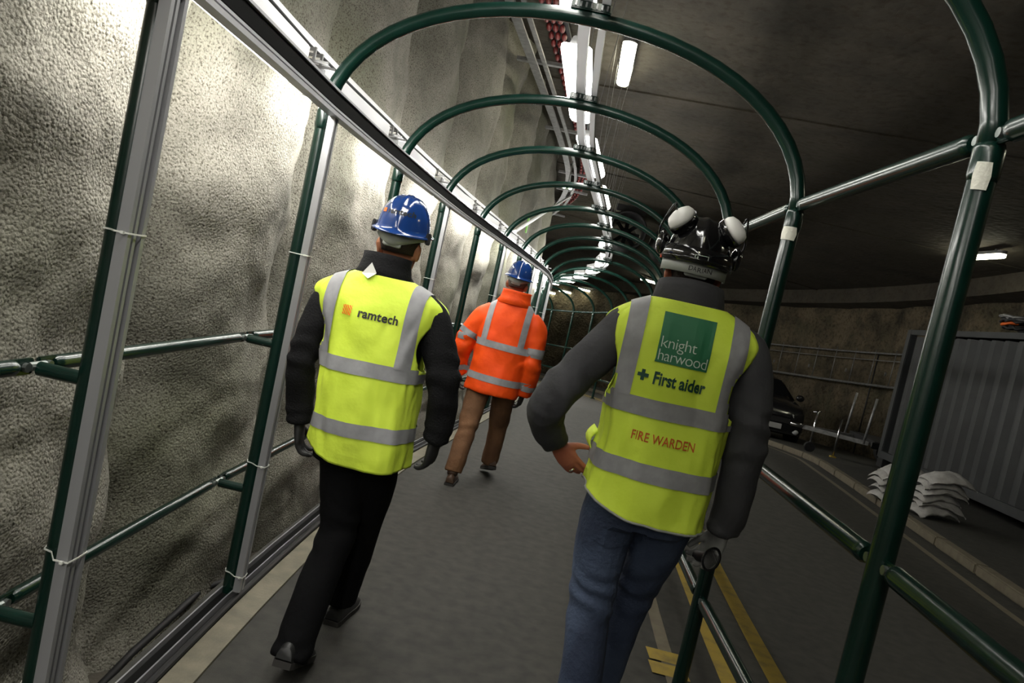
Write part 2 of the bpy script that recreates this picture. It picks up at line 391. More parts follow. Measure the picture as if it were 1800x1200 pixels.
# scraps of masking tape on the near hoops (parts of those hoops)
for hk, s, z0, dz, half in ((0, 1, 2.125, 0.065, 0.55), (1, 1, 2.10, 0.055, 1.0)):
    rows = []
    for q in range(7):
        row = []
        for a in range(9):
            ang = -PI / 2 - s * 0.55 + (a / 8 - 0.5) * 2 * half * (1 - 0.35 * abs(q / 6 - 0.5))
            row.append(Vector((s * W + (R_T + 0.0055) * math.cos(ang), (R_T + 0.0055) * math.sin(ang), z0 - dz * q / 6)))
        rows.append(row)
    tag(G().grid(rows).obj('tape_scrap', 'tape_scrap', hoops[hk], smooth=True), 'torn pale masking tape')

# rails with flattened bolted ends
def rail(name, a, b, label, cat, group, r=0.027, gap=0.035):
    a, b = Vector(a), Vector(b); t = (b - a).normalized(); mid = (a + b) / 2
    root = empty(name, mid); tag(root, label, cat, group)
    A, B = a + t * gap - mid, b - t * gap - mid
    A2, B2 = A + t * 0.05, B - t * 0.05
    up = Vector((0, 0, 1)); sd = t.cross(up).normalized()
    G().loft([A2 - t * 0.012, A2, A2 + t * 0.02] + [A2.lerp(B2, k / 4) for k in range(1, 4)] + [B2 - t * 0.02, B2, B2 + t * 0.012], [r * .75, r, r] + [r] * 3 + [r, r, r * .75], seg=14, ref=up).obj('rail_tube', 'green', root, smooth=True, auto=0.9)
    for P, d in ((A, t), (B, -t)):
        f = G().bar(P - d * 0.02, P + d * 0.06, 0.012, 0.042).obj('end_lug', 'green', root, bevel=0.003)
        G().tube(P + d * 0.012 - sd * 0.016, P + d * 0.012 + sd * 0.016, 0.012, 10).obj('bolt', 'bolt', f, smooth=True, auto=0.6)
    return root
bay = lambda k: 'between the ' + ORD[k] + ' and ' + ORD[k + 1] + ' hoops'
for k in range(-1, NH - 1):
    for z, nm, lo in ((2.19, 'upper', 'head-height'), (ZM, 'middle', 'waist-height'), (ZN, 'lower', 'knee-height')):
        lb = ('green ' + lo + ' rail on the open side, ' + bay(k)) if k >= 0 else ('green ' + lo + ' rail on the open side, before the first hoop')
        rail('side_rail', pt(k, W, z), pt(k + 1, W, z), lb, 'rail', 'rails on the open side')
NL = -1.16
for k in range(-1, NH - 1):
    for z, nm in ((ZM, 'waist-height'), (ZN, 'knee-height')):
        lb = ('thin green ' + nm + ' rail by the sprayed wall, ' + bay(k)) if k >= 0 else ('thin green ' + nm + ' rail by the sprayed wall, before the first hoop')
        rail('wall_side_rail', pt(k, NL, z + 0.005), pt(k + 1, NL, z + 0.005), lb, 'rail', 'rails by the sprayed wall', r=0.021, gap=0.03)
for k in range(NH):
    for z in (ZM, ZN):
        q = hoops[k]
        a = G().loft([(-W + 0.0, 0, z), (NL + 0.015, 0, z)], 0.019, seg=12).obj('stub_arm', 'green', q, smooth=True, auto=0.8)
        G().tube((NL + 0.006, -0.03, z + 0.005), (NL + 0.006, 0.03, z + 0.005), 0.012, 10).obj('bolt', 'bolt', a, smooth=True, auto=0.6)

# ================================================================ LEFT TRACKS AND STRIPS (aluminium panel framing)
def sweep_profile(name, m, n0, z0, prof, i0, i1, parent=None, di=0.5):
    rows = []; k = int((i1 - i0) / di) + 1
    for q in range(k + 1):
        i = i0 + (i1 - i0) * q / k
        rows.append([pt(i, n0 + a, z0 + b) for a, b in prof + prof[:1]])
    return G().grid(rows).obj(name, m, parent)
NT = -W + R_T + 0.028
t = empty('panel_track', pt(0, NT, 2.2)); tag(t, 'aluminium top track running along the left posts', 'track')
kids = [sweep_profile('channel', 'alu', NT, 2.195, [(-.022, -.035), (-.022, .045), (.022, .045), (.022, .036), (-.012, .036), (-.012, -.026), (.022, -.026), (.022, -.035)], -2.5, NH - 1),
        sweep_profile('gasket', 'alu_dark', NT, 2.195, [(-.008, -.018), (-.008, .032), (.014, .032), (.014, -.018)], -2.5, NH - 1),
        sweep_profile('lower_lip', 'alu', NT, 2.15, [(-.02, -.012), (-.02, .004), (.024, .004), (.024, -.012)], -2.5, NH - 1)]
t2 = empty('panel_track', pt(0, NT, 0)); tag(t2, 'aluminium floor track running along the left posts', 'track')
kids2 = [sweep_profile('channel', 'alu', -W, 0.0, [(-.03, 0.004), (-.03, .045), (-.024, .045), (-.024, .01), (.024, .01), (.024, .045), (.03, .045), (.03, .004)], -2.5, NH - 1),
         sweep_profile('gasket', 'alu_dark', -W, 0.0, [(-.023, 0.011), (-.023, .02), (.023, .02), (.023, .011)], -2.5, NH - 1)]
p3 = empty('floor_pipe', pt(0, NT, 0)); tag(p3, 'thin dark pipe lying along the floor track', 'pipe')
kids3 = [sweep_profile('pipe', 'black', -W + 0.052, 0.02, [(0.015 * math.cos(a * PI / 5), 0.015 * math.sin(a * PI / 5)) for a in range(10)], -2.5, NH - 1)]
cb = empty('floor_cable', pt(0, -1.2, 0)); tag(cb, 'black cable lying in the gap under the left wall', 'cable')
cpts = [pt(-2 + q * 0.25, -1.20 + 0.05 * math.sin(q * 0.9) + 0.03 * math.sin(q * 2.3), -0.19 + 0.05 * math.sin(q * 0.7)) for q in range(60)]
kids4 = [G().loft(cpts, 0.016, seg=8, ref=Vector((0, 0, 1))).obj('cable_run', 'black', smooth=True)]
bpy.context.view_layer.update()
for root, ks in ((t, kids), (t2, kids2), (p3, kids3), (cb, kids4)):
    for o in ks: o.parent = root; o.matrix_parent_inverse = root.matrix_world.inverted()
for hk in (0, 1, 3, 5, 7, 8, 9, 10, 11, 12):
    c, tt, nn = frame(hk); root = empty('panel_strip', (c.x, c.y, gz(c.y)), math.atan2(-tt.x, tt.y))
    tag(root, 'upright aluminium panel strip on the left post of the ' + ORD[hk] + ' hoop', 'strip', 'upright aluminium strips')
    n0 = -W + R_T + 0.004; w = 0.075 if hk == 0 else 0.05
    prof = [(0, -w / 2), (0, w / 2), (.03, w / 2), (.03, w / 2 - .016), (.010, w / 2 - .016), (.010, .006), (.026, .006), (.026, -.006), (.010, -.006), (.010, -w / 2 + .016), (.03, -w / 2 + .016), (.03, -w / 2)]
    rows = [[Vector((n0 + a, b - .03, z)) for a, b in prof + prof[:1]] for z in (0.05, 1.0, 2.14)]
    G().grid(rows).obj('extrusion', 'alu', root)
    for q, z in enumerate((1.55, 0.62, 0.12) if hk else (1.53, 0.7, 0.33)):
        tie = G(); r0 = R_T + 0.003
        loop = [(-W - r0, 0), (-W - r0 * .7, -r0 * .8), (-W, -r0), (n0 - .004, -w / 2 - .034), (n0 + .033, -w / 2 - .033), (n0 + .034, -.03), (n0 + .031, w / 2 - .027), (-W, r0), (-W - r0 * .7, r0 * .8)]
        for a in range(len(loop)):
            (x0, y0), (x1, y1) = loop[a], loop[(a + 1) % len(loop)]
            tie.bar((x0, y0, z), (x1, y1, z), 0.002, 0.004)
        tie.box((n0 + .02, -w / 2 - .038, z), (.008, .008, .007))
        tie.obj('cable_tie', 'tie', root)

# ================================================================ LEFT BATTEN LAMPS AND CONDUIT
def batten_proto():
    root = empty('batten_light', (0, 0, 0)); L = 1.18
    hs = G().add([(x, y, z) for y in (-L / 2, L / 2) for x, z in ((-.045, .0), (-.045, .07), (.045, .07), (.045, .0))], [(0, 1, 2, 3), (7, 6, 5, 4), (0, 4, 5, 1), (1, 5, 6, 2), (2, 6, 7, 3), (3, 7, 4, 0)]).obj('housing', 'white_metal', root, bevel=0.006)
    sec = [(-.042, 0), (-.042, -.06), (-.026, -.088), (0, -.095), (.026, -.088), (.042, -.06), (.042, 0)]
    v = [(x, y, z) for y in (-L / 2 + .03, L / 2 - .03) for x, z in sec]; n = len(sec)
    G().add(v, [(k, k + 1, n + k + 1, n + k) for k in range(n - 1)] + [tuple(range(n - 1, -1, -1)), tuple(range(n, 2 * n))]).obj('diffuser', 'lamp_batten', root, smooth=True, auto=0.9)
    for s in (-1, 1):
        G().box((0, s * (L / 2 - .012), -.016), (.088, .03, .14)).obj('end_cap', 'white_metal', root, bevel=0.008)
        br = G().box((0.03, s * (L / 2 + .06), 0.03), (.16, .012, .012)).box((0.0, s * (L / 2 + .06), 0.075), (.09, .012, .012)).box((0.045, s * (L / 2 + .06), 0.055), (.010, .012, .06)).box((-0.045, s * (L / 2 + .03), 0.052), (.010, .09, .010))
        br.obj('bracket', 'galv', root)
        G().tube((-.03, s * (L / 2), 0.02), (-.03, s * (L / 2 + .07), 0.03), 0.008, 8).obj('gland', 'tie', root, smooth=True)
    return root
bp_ = batten_proto()
NB = -1.125
for k in [-3, -2] + list(range(0, NH - 1)):
    r = bp_ if k == -3 else copy_tree(bp_)
    i = k + 0.5; c, tt, nn = frame(i); p = pt(i, NB, 2.32); r.location = p; r.rotation_euler = (0, 0, math.atan2(-tt.x, tt.y))
    lb = ('white batten light outside the left posts, ' + bay(k)) if k >= 0 else ('white batten light outside the left posts, ' + ['just', 'further', 'furthest'][-1 - k] + ' behind the first hoop')
    tag(r, lb, 'batten light', 'batten lights along the left wall')
cd = empty('conduit', pt(0, -1.2, 2.3)); tag(cd, 'white conduit running above the left batten lights', 'conduit')
kids = [sweep_profile('conduit_run', 'white_metal', -1.175, 2.45, [(-.022, -.022), (-.022, .022), (.022, .022), (.022, -.022)], -3, NH - 1)]
kids += [G().loft([pt(-3 + q * .5, -1.13, 2.425 + .006 * math.sin(q * 2.1)) for q in range(2 * NH + 4)], 0.007, seg=6, ref=Vector((0, 0, 1))).obj('black_cable', 'black', smooth=True)]
bpy.context.view_layer.update()
for o in kids: o.parent = cd; o.matrix_parent_inverse = cd.matrix_world.inverted()

# ================================================================ CROWN CONDUITS, HANGING LAMPS, CEILING LAMPS
for nn_, nm, w in ((-0.028, 'wider', 0.052), (0.055, 'narrower', 0.036)):
    cd = empty('crown_trunking', pt(0, nn_, ZT + 0.08)); tag(cd, nm + ' white cable trunking along the crowns of the hoops', 'trunking', 'white trunking on the hoops')
    o = sweep_profile('trunking_run', 'white_metal', nn_, ZT + R_T + 0.03 + 0.024, [(-w / 2, -.022), (-w / 2, .022), (w / 2, .022), (w / 2, -.022)], -2.5, NH - 1)
    bpy.context.view_layer.update(); o.parent = cd; o.matrix_parent_inverse = cd.matrix_world.inverted()
def hang_proto(zc):
    root = empty('hanging_light', (0, 0, 0)); L = 1.72
    G().add([(x, y, z) for y in (-L / 2, L / 2) for x, z in ((-.05, 0), (-.03, .06), (.03, .06), (.05, 0))], [(0, 1, 2, 3), (7, 6, 5, 4), (0, 4, 5, 1), (1, 5, 6, 2), (2, 6, 7, 3), (3, 7, 4, 0)]).obj('housing', 'galv', root, bevel=0.005)
    sec = [(-.098, 0), (-.095, -.03), (-.068, -.055), (0, -.064), (.068, -.055), (.095, -.03), (.098, 0)]; n = len(sec)
    ys = [(-L / 2 - .02, .8), (-L / 2 + .02, 1.0), (L / 2 - .02, 1.0), (L / 2 + .02, .8)]
    v = [(x * s, y, z * s) for y, s in ys for x, z in sec]
    G().add(v, [(q * n + k, q * n + k + 1, (q + 1) * n + k + 1, (q + 1) * n + k) for q in range(3) for k in range(n - 1)] + [tuple(range(n - 1, -1, -1)), tuple(range(3 * n, 4 * n))] + [(q * n, (q + 1) * n, (q + 1) * n + n - 1, q * n + n - 1) for q in range(3)]).obj('diffuser', 'lamp_hang', root, smooth=True, auto=0.9)
    for s in (-1, 1):
        for e in (-1, 1):
            G().tube((e * .02, s * (L / 2 - .12), .055), (e * .10, s * (L / 2 - .05), zc), 0.0025, 6).obj('suspension_wire', 'galv', root)
    return root
hp = hang_proto(ZCEIL - 3.18)
HANG = [(2.77 + 1.617 * (k - 6), 3.17) for k in range(11)]
for k, (i, z) in enumerate(HANG):
    r = hp if k == 0 else copy_tree(hp)
    c, tt, nn = frame(i); r.location = pt(i, -0.115, z); r.rotation_euler = (0, 0, math.atan2(-tt.x, tt.y))
    tag(r, 'long white hanging tube light over the hoops, ' + ORD[k] + ' of its row from behind the camera', 'hanging light', 'tube lights hung over the hoops')
# beyond the bend the lamps sit low on the hoops
bt = None
for k in range(9, NH - 1):
    i = k + 0.5; c, tt, nn = frame(i)
    r = copy_tree(bp_); r.location = pt(i, -0.12, ZT + 0.10); r.rotation_euler = (0, 0, math.atan2(-tt.x, tt.y)); r.scale = (1.4, 1, 1.2)
    tag(r, 'bright batten light on the crowns ' + bay(k), 'batten light', 'batten lights on the hoop crowns')
def bulk_proto():
    root = empty('ceiling_light', (0, 0, 0)); L = 1.5
    def pill(z0, z1, w, l, s1):
        g = G(); rings = [(z0, 1.0), (z1 + (z0 - z1) * .3, 1.0), (z1, s1)]; v = []; m = 24
        for z, s in rings:
            for q in range(m):
                a = 2 * PI * q / m; x, y = math.cos(a) * w * s, math.sin(a) * w * s + (math.copysign(l / 2 - w, math.sin(a)))
                v.append((x, y, z))
        f = [(r * m + q, r * m + (q + 1) % m, (r + 1) * m + (q + 1) % m, (r + 1) * m + q) for r in range(2) for q in range(m)] + [tuple(range(m)), tuple(2 * m + q for q in range(m))]
        return g.add(v, f)
    pill(0.06, 0.0, .085, L, 1.0).obj('housing', 'galv', root, smooth=True, auto=0.6)
    pill(0.0, -.07, .08, L - .02, .75).obj('diffuser', 'lamp_ceil', root, smooth=True, auto=0.6)
    for s in (-1, 1): G().box((0, s * .5, .075), (.05, .05, .06)).obj('fixing', 'galv', root)
    return root
cp_ = bulk_proto()
CL = [(-0.13, 9.1, 0.0), (0.2, 19.3, -0.1), (7.35, 15.4, 0.12), (2.43, 29.0, -0.7), (1.30, 33.0, -0.8), (0.2, 33.9, -0.85), (-0.6, 34.6, -0.9), (-1.2, 35.1, -0.9), (7.3, 4.5, 0.0), (-0.1, -0.8, 0)]
CLL = ['pill-shaped ceiling light right of the hanging light row', 'far pill-shaped ceiling light beside the hanging light row', 'pill-shaped ceiling light above the grey container', 'small ceiling light far down the roadway behind the black-helmeted person',
       'far round-looking ceiling light right of the bend', 'far ceiling light in the middle of the bend', 'far ceiling light left in the bend', 'furthest ceiling light beside the left posts in the bend', 'pill-shaped ceiling light over the roadway beside the camera', 'pill-shaped ceiling light behind the camera']
for k, (x, y, rz) in enumerate(CL):
    r = cp_ if k == 0 else copy_tree(cp_)
    r.location = (x, y, gz(y) + ZCEIL - 0.105 - {5: .35, 6: .55, 7: .7}.get(k, 0)); r.rotation_euler = (0, 0, rz)
    tag(r, CLL[k], 'ceiling light', 'ceiling lights')

# ================================================================ CABLE LADDER AND RED DUCTS UNDER THE SOFFIT (left)
def cable_ladder():
    root = empty('cable_ladder', pt(0, -1.1, 4.2)); tag(root, 'grey steel cable ladder under the soffit beside the sprayed wall', 'cable ladder'); ks = []
    for n, w in ((-1.08, 0.10), (-0.94, 0.05)):
        rows_o = sweep_profile('side_rail', 'galv', n, 4.22, [(-w / 2, -.01), (-w / 2, .01), (w / 2, .01), (w / 2, -.01)], 1.5, 13); ks.append(rows_o)
    for q in range(11):
        i = 1.75 + q * 1.05
        ks.append(G().bar(pt(i, -1.28, 4.255), pt(i, -0.62, 4.255), 0.07, 0.04).obj('rung', 'galv'))
    bpy.context.view_layer.update()
    for o in ks: o.parent = root; o.matrix_parent_inverse = root.matrix_world.inverted()
    rd = empty('red_duct_bank', pt(0, -0.6, 4.4)); tag(rd, 'bank of red ribbed ducts beside the cable ladder under the soffit', 'duct'); ks = []
    base = sweep_profile('duct_tray', 'black', -0.80, 4.47, [(-.11, -.01), (-.11, .01), (.13, .01), (.13, -.01)], 1.5, 13); ks.append(base)
    me = G().ball((0, 0, 0), (.031, .085, .035), 10, 6).mesh('red_rib', True); me.materials.append(M['red'])
    for q in range(66):
        i = 1.9 + q * 0.16
        for c_ in range(3):
            o = bpy.data.objects.new('red_rib', me); C.objects.link(o); o.location = pt(i, -0.875 + 0.072 * c_, 4.43); ks.append(o)
    bpy.context.view_layer.update()
    for o in ks: o.parent = rd; o.matrix_parent_inverse = rd.matrix_world.inverted()
cable_ladder()
# diagonal grey rod, indicator lamps, small sign
a, b = Vector((-1.0, 9.1, 2.30)), Vector((-0.72, 15.4, 3.75))
rt = G().tube(a - (a + b) / 2, b - (a + b) / 2, 0.022, 10).obj('brace_rod', 'white_metal', smooth=True, auto=0.8, loc=(a + b) / 2)
tag(rt, 'thin grey rod slanting from the sprayed wall up to the cable ladder', 'rod')
root = empty('indicator_lamp', pt(8.3, -0.95, 3.75)); tag(root, 'small twin green indicator lamp hung near the cable ladder', 'lamp')
G().box((0, 0, 0), (.20, .06, .10)).box((0, 0, .3), (.02, .02, .55)).obj('lamp_body', 'galv', root, bevel=0.006)
for s in (-1, 1): G().ball((s * .055, -.035, -.01), .035).obj('lens', 'indicator', root, smooth=True)
i = 6.6; p = pt(i, -1.14, 2.72)
sg = G().box((0, 0, 0), (0.02, 0.10, 0.3)).obj('wall_sign', 'sign_green', bevel=0.004, loc=p); tag(sg, 'small upright green sign fixed to the sprayed wall', 'sign')

# ================================================================ JET FANS
for k, x in enumerate((0.62, 1.75)):
    y = 18.2; root = empty('jet_fan', (x, y, gz(y) + ZCEIL - 0.62)); tag(root, ['left', 'right'][k] + ' dark jet fan hung from the soffit beyond the walkway', 'fan', 'jet fans')
    g = G(); m = 24; v = []
    for yy, r in ((-1.0, .44), (-.96, .46), (1.0, .46), (1.0, .36), (-.9, .36), (-1.0, .40)):
        v += [(r * math.cos(2 * PI * q / m), yy, r * math.sin(2 * PI * q / m)) for q in range(m)]
    g.add(v, [(r * m + q, r * m + (q + 1) % m, ((r + 1) % 6) * m + (q + 1) % m, ((r + 1) % 6) * m + q) for r in range(6) for q in range(m)]).obj('casing', 'black', root, smooth=True, auto=0.7)
    hb = G().loft([(0, -.5, 0), (0, -.35, 0), (0, 0.3, 0)], [.05, .13, .13], seg=14).obj('hub', 'black', root, smooth=True)
    for q in range(8):
        R = Matrix.Rotation(2 * PI * q / 8, 3, 'Y'); G().box((0, 0, 0), (.22, .02, .10), Matrix.Rotation(.6, 3, 'X')).xf(Matrix.Translation((.23, -.2, 0))).xf(R.to_4x4()).obj('blade', 'black', hb)
    for s in (-1, 1): G().box((0, s * .6, .53), (.7, .06, .16)).obj('hanger', 'black', root)

# ================================================================ RIGHT SIDE: wall rack, container, sandbags, car, trailer
def wall_rack():
    root = empty('wall_cable_rack', ptx(10, 9.0, 2.4)); tag(root, 'grey mesh cable rack fixed along the far pile wall', 'cable rack'); ks = []
    for z, r in ((2.05, .035), (2.95, .025), (2.75, .012)):
        ks.append(G().loft([ptx(8.2 + q * 0.5, 8.92, z) for q in range(22)], r, seg=8, ref=Vector((0, 0, 1))).obj('rail_bar', 'galv', smooth=True))
    for q in range(28):
        i = 8.25 + q * 0.38
        ks.append(G().tube(ptx(i, 8.90, 2.0), ptx(i, 8.90, 3.05), 0.012, 6).obj('upright', 'galv', smooth=True))
        if q % 2 == 0: ks.append(G().box(ptx(i + .18, 9.02, 2.4), (.04, .04, .10)).obj('clip', 'galv'))
    for i in (9.9, 12.4): ks.append(G().tube(ptx(i, 8.95, 0.1), ptx(i, 8.95, 2.9), 0.02, 8).obj('drop_pipe', 'black', smooth=True))
    bpy.context.view_layer.update()
    for o in ks: o.parent = root; o.matrix_parent_inverse = root.matrix_world.inverted()
wall_rack()
def container():
    cy, cx = 11.2, 7.15; root = empty('shipping_container', (cx, cy, gz(cy) + 0.09)); tag(root, 'dark grey corrugated steel container at the far kerb', 'container')
    root.rotation_euler = (math.atan(-0.022), 0, 0)
    Lx, Ly, H = 2.4, 6.06, 2.42; z0 = 0.16
    def corr(p0, d, n, up, normal, L, Hh):
        g = G(); pts = []; per = 0.34; k = int(L / per)
        for q in range(k):
            for u, e in ((0, 0), (.33, 0), (.5, 1), (.83, 1)): pts.append(((q + u) * per, e * .08))
        pts.append((k * per, 0)); s = L / (k * per)
        g.grid([[p0 + d * (u * s) + normal * e + up * z for u, e in pts] for z in (0, Hh)]); return g
    X, Y, Z = Vector((1, 0, 0)), Vector((0, 1, 0)), Vector((0, 0, 1))
    corr(Vector((-Lx / 2 + .05, -Ly / 2 + .1, z0 + .12)), Y, 0, Z, X, Ly - .2, H - .24).obj('side_panel', 'container', root)
    corr(Vector((Lx / 2 - .05, -Ly / 2 + .1, z0 + .12)), Y, 0, Z, -X, Ly - .2, H - .24).obj('side_panel', 'container', root)
    corr(Vector((-Lx / 2 + .1, -Ly / 2 + .05, z0 + .12)), X, 0, Z, Y, Lx - .2, H - .24).obj('end_panel', 'container', root)
    corr(Vector((-Lx / 2 + .1, Ly / 2 - .05, z0 + .12)), X, 0, Z, -Y, Lx - .2, H - .24).obj('end_panel', 'container', root)
    G().box((0, 0, z0 + H - .03), (Lx - .1, Ly - .1, .04)).obj('roof', 'container', root)
    G().box((0, 0, z0 + .06), (Lx - .1, Ly - .1, .06)).obj('underframe', 'container', root)
    for sx in (-1, 1):
        for sy in (-1, 1):
            G().box((sx * (Lx / 2 - .06), sy * (Ly / 2 - .08), z0 + H / 2), (.12, .16, H)).obj('corner_post', 'container', root, bevel=0.012)
            G().box((sx * (Lx / 2 - .1), sy * (Ly / 2 - .15), z0 / 2), (.18, .25, z0)).obj('support_block', 'black', root, bevel=0.01)
        G().box((sx * (Lx / 2 - .03), 0, z0 + H - .05), (.06, Ly - .3, .09)).obj('top_rail', 'container', root, bevel=0.008)
        G().box((sx * (Lx / 2 - .03), 0, z0 + .07), (.07, Ly - .3, .13)).obj('bottom_rail', 'container', root, bevel=0.008)
    G().box((-Lx / 2 + .035, Ly / 2 - .65, z0 + H - .28), (.02, .05, .12)).obj('vent_cover', 'black', root)
    return root
container()
# clutter lying on the container
zt = gz(10.6) + 0.09 + 0.16 + 2.42
root = empty('dark_crate', (6.7, 10.45, zt)); tag(root, 'low dark crate with a pale slot on top of the container', 'crate')
G().box((0, 0, .11), (.75, 1.1, .20)).obj('crate_body', 'black', root, bevel=0.02); G().box((-.38, 0, .13), (.012, .35, .03)).obj('crate_slot', 'galv', root); G().box((0, 0, .225), (.8, 1.15, .03)).obj('crate_lid', 'black', root, bevel=0.008)
root = empty('hose_coil', (6.32, 11.55, zt + .03)); tag(root, 'tangled dark and orange hose coil on top of the container', 'hose')
for k, m in enumerate(('black', 'orange_plastic', 'black', 'galv')):
    R = .17 + .02 * k; pts = [(R * math.cos(a * .5) + .04 * math.sin(a * 1.7 + k), R * math.sin(a * .5), .04 + .045 * k + .05 * abs(math.sin(a * .9 + k))) for a in range(24 if k != 1 else 9)]
    G().loft(pts, .022, seg=8, ref=Vector((0, 0, 1))).obj('hose_loop', m, root, smooth=True)
# sandbags
def bag_mesh(k):
    g = G(); rows = []; nu, nv = 28, 18
    for a in range(nu + 1):
        u = a / nu * 2 - 1; w = max(0.0, 1 - abs(u) ** 3.2) ** 0.6
        row = []
        for b in range(nv):
            th = 2 * PI * b / nv; cx = math.cos(th); cz = math.sin(th)
            wy = .205 - .03 * (1 - w) + .02 * noise.noise(Vector((u * 2.5 + k * 3, 4.4, .3)))
            x = .34 * u + .02 * noise.noise(Vector((cx * 2, k * 7.7, .5))); y = wy * math.copysign(abs(cx) ** .9, cx)
            z = (.052 * w + .006) * math.copysign(abs(cz) ** .9, cz)
            d = noise.noise(Vector((x * 8 + k * 5, y * 8, z * 6))) * .026 + abs(noise.noise(Vector((x * 16 + k * 9, y * 10, 2.2)))) * .016
            row.append(Vector((x, y, z + d * w - .075 * abs(u) ** 2.2 - .055 * (cx * cx) * (1 if cz > 0 else .5))))
        rows.append(row + row[:1])
    return g.grid(rows).mesh('sandbag', True)
bm_ = [bag_mesh(k) for k in range(5)]
for m_ in bm_: m_.materials.append(M['sandbag'])
for col, (x, y, n) in enumerate(((4.50, 9.95, 5), (4.74, 9.38, 6))):
    for k in range(n):
        o = bpy.data.objects.new('sandbag', bm_[(k + col * 2) % 5]); C.objects.link(o)
        o.location = (x + random.uniform(-.05, .05), y + random.uniform(-.05, .05), gz(y) + .09 + .135 + k * .080); o.scale = (.86, .86, .95); o.rotation_euler = (random.uniform(-.05, .05), random.uniform(-.06, .06), .3 + random.uniform(-.25, .25) + (PI if k % 2 else 0))
        tag(o, 'white woven sack, ' + ORD[k] + ' from the bottom of the ' + ('left' if col == 0 else 'right') + ' pile by the container', 'sandbag', 'white sacks piled at the kerb')

def car():
    y = 18.2; root = empty('parked_car', (5.05, y, gz(y) + 0.0)); tag(root, 'dark car parked facing the camera beyond the container', 'car'); root.rotation_euler = (math.atan(-0.085), 0, 0.05); root.scale = (1.02, 1, 1.14)
    # body: sections along the length (y back from the nose): half width, sill z, belt z
    rows = []
    for yy, w, z0, z1, zr in ((0.0, .62, .32, .62, .62), (.06, .78, .24, .72, .74), (.25, .86, .20, .80, .83), (.9, .89, .20, .92, .97), (1.25, .90, .20, .97, 1.02), (2.2, .90, .20, .98, 1.02), (3.4, .90, .22, 1.0, 1.03), (3.9, .86, .26, .98, 1.0), (4.1, .76, .36, .9, .92)):
        prof = [(-w * .9, z0), (-w, z0 + .14), (-w, (z0 + z1) / 2), (-w * .97, z1 - .03), (-w * .88, z1 + .02), (-w * .5, zr), (0, zr + .012), (w * .5, zr), (w * .88, z1 + .02), (w * .97, z1 - .03), (w, (z0 + z1) / 2), (w, z0 + .14), (w * .9, z0)]
        rows.append([Vector((a, yy, b)) for a, b in prof + prof[:1]])
    g = G().grid(rows); m = len(rows[0]); n = len(g.v); g.f.append(tuple(range(m - 1))); g.f.append(tuple(n - m + q for q in range(m - 1)))
    g.obj('body', 'car', root, smooth=True, auto=0.7)
    rows = []
    for yy, w, zb, ztp in ((1.1, .74, .98, .99), (1.85, .70, .99, 1.40), (2.3, .68, .99, 1.47), (3.2, .66, 1.0, 1.45), (3.75, .66, 1.0, 1.25), (4.0, .68, 1.0, 1.02)):
        prof = [(-w - .08, zb), (-w, ztp - .05), (-w * .8, ztp), (0, ztp + .015), (w * .8, ztp), (w, ztp - .05), (w + .08, zb)]
        rows.append([Vector((a, yy, b)) for a, b in prof])
    ch = G().grid(rows).obj('cabin', 'car', root, smooth=True, auto=0.6)
    G().grid([[Vector((-.72, 1.16, 1.035)), Vector((.72, 1.16, 1.035))], [Vector((-.62, 1.80, 1.385)), Vector((.62, 1.80, 1.385))]]).obj('windscreen', 'glass', root)
    for s in (-1, 1):
        hl = G().add([(s * .50, .05, .58), (s * .78, .16, .62), (s * .84, .42, .78), (s * .80, .50, .82), (s * .55, .16, .72), (s * .45, .04, .64)], [(0, 1, 2, 3, 4, 5)]).obj('headlight', 'headlight', root)
        hl.location.y -= .055; hl.location.z += .012
        hl2 = G().ball((s * .62, .03, .30), (.08, .04, .05)).obj('fog_light', 'headlight', root, smooth=True)
        G().ball((s * 1.0, 1.25, 1.05), (.11, .07, .075)).obj('wing_mirror', 'car', root, smooth=True)
        for yy in (.75, 3.3):
            wh = G().loft([(s * .68, yy, .31), (s * .70, yy, .31), (s * .88, yy, .31), (s * .90, yy, .31)], [.29, .31, .31, .28], seg=22).obj('wheel', 'black', root, smooth=True, auto=0.7)
            G().loft([(s * .895, yy, .31), (s * .91, yy, .31)], [.19, .16], seg=18).obj('hub_cap', 'chrome', wh)
    G().bar((-.42, -.005, .60), (.42, -.005, .60), .03, .03).obj('grille_bar', 'chrome', root); G().box((0, .02, .50), (.9, .05, .12)).obj('grille', 'black', root, bevel=.01)
    G().box((0, -.01, .36), (.52, .02, .11)).obj('number_plate', 'plate', root, bevel=.003); G().bar((-.7, .03, .24), (.7, .03, .24), .05, .02).obj('bumper_lip', 'chrome', root)
car()
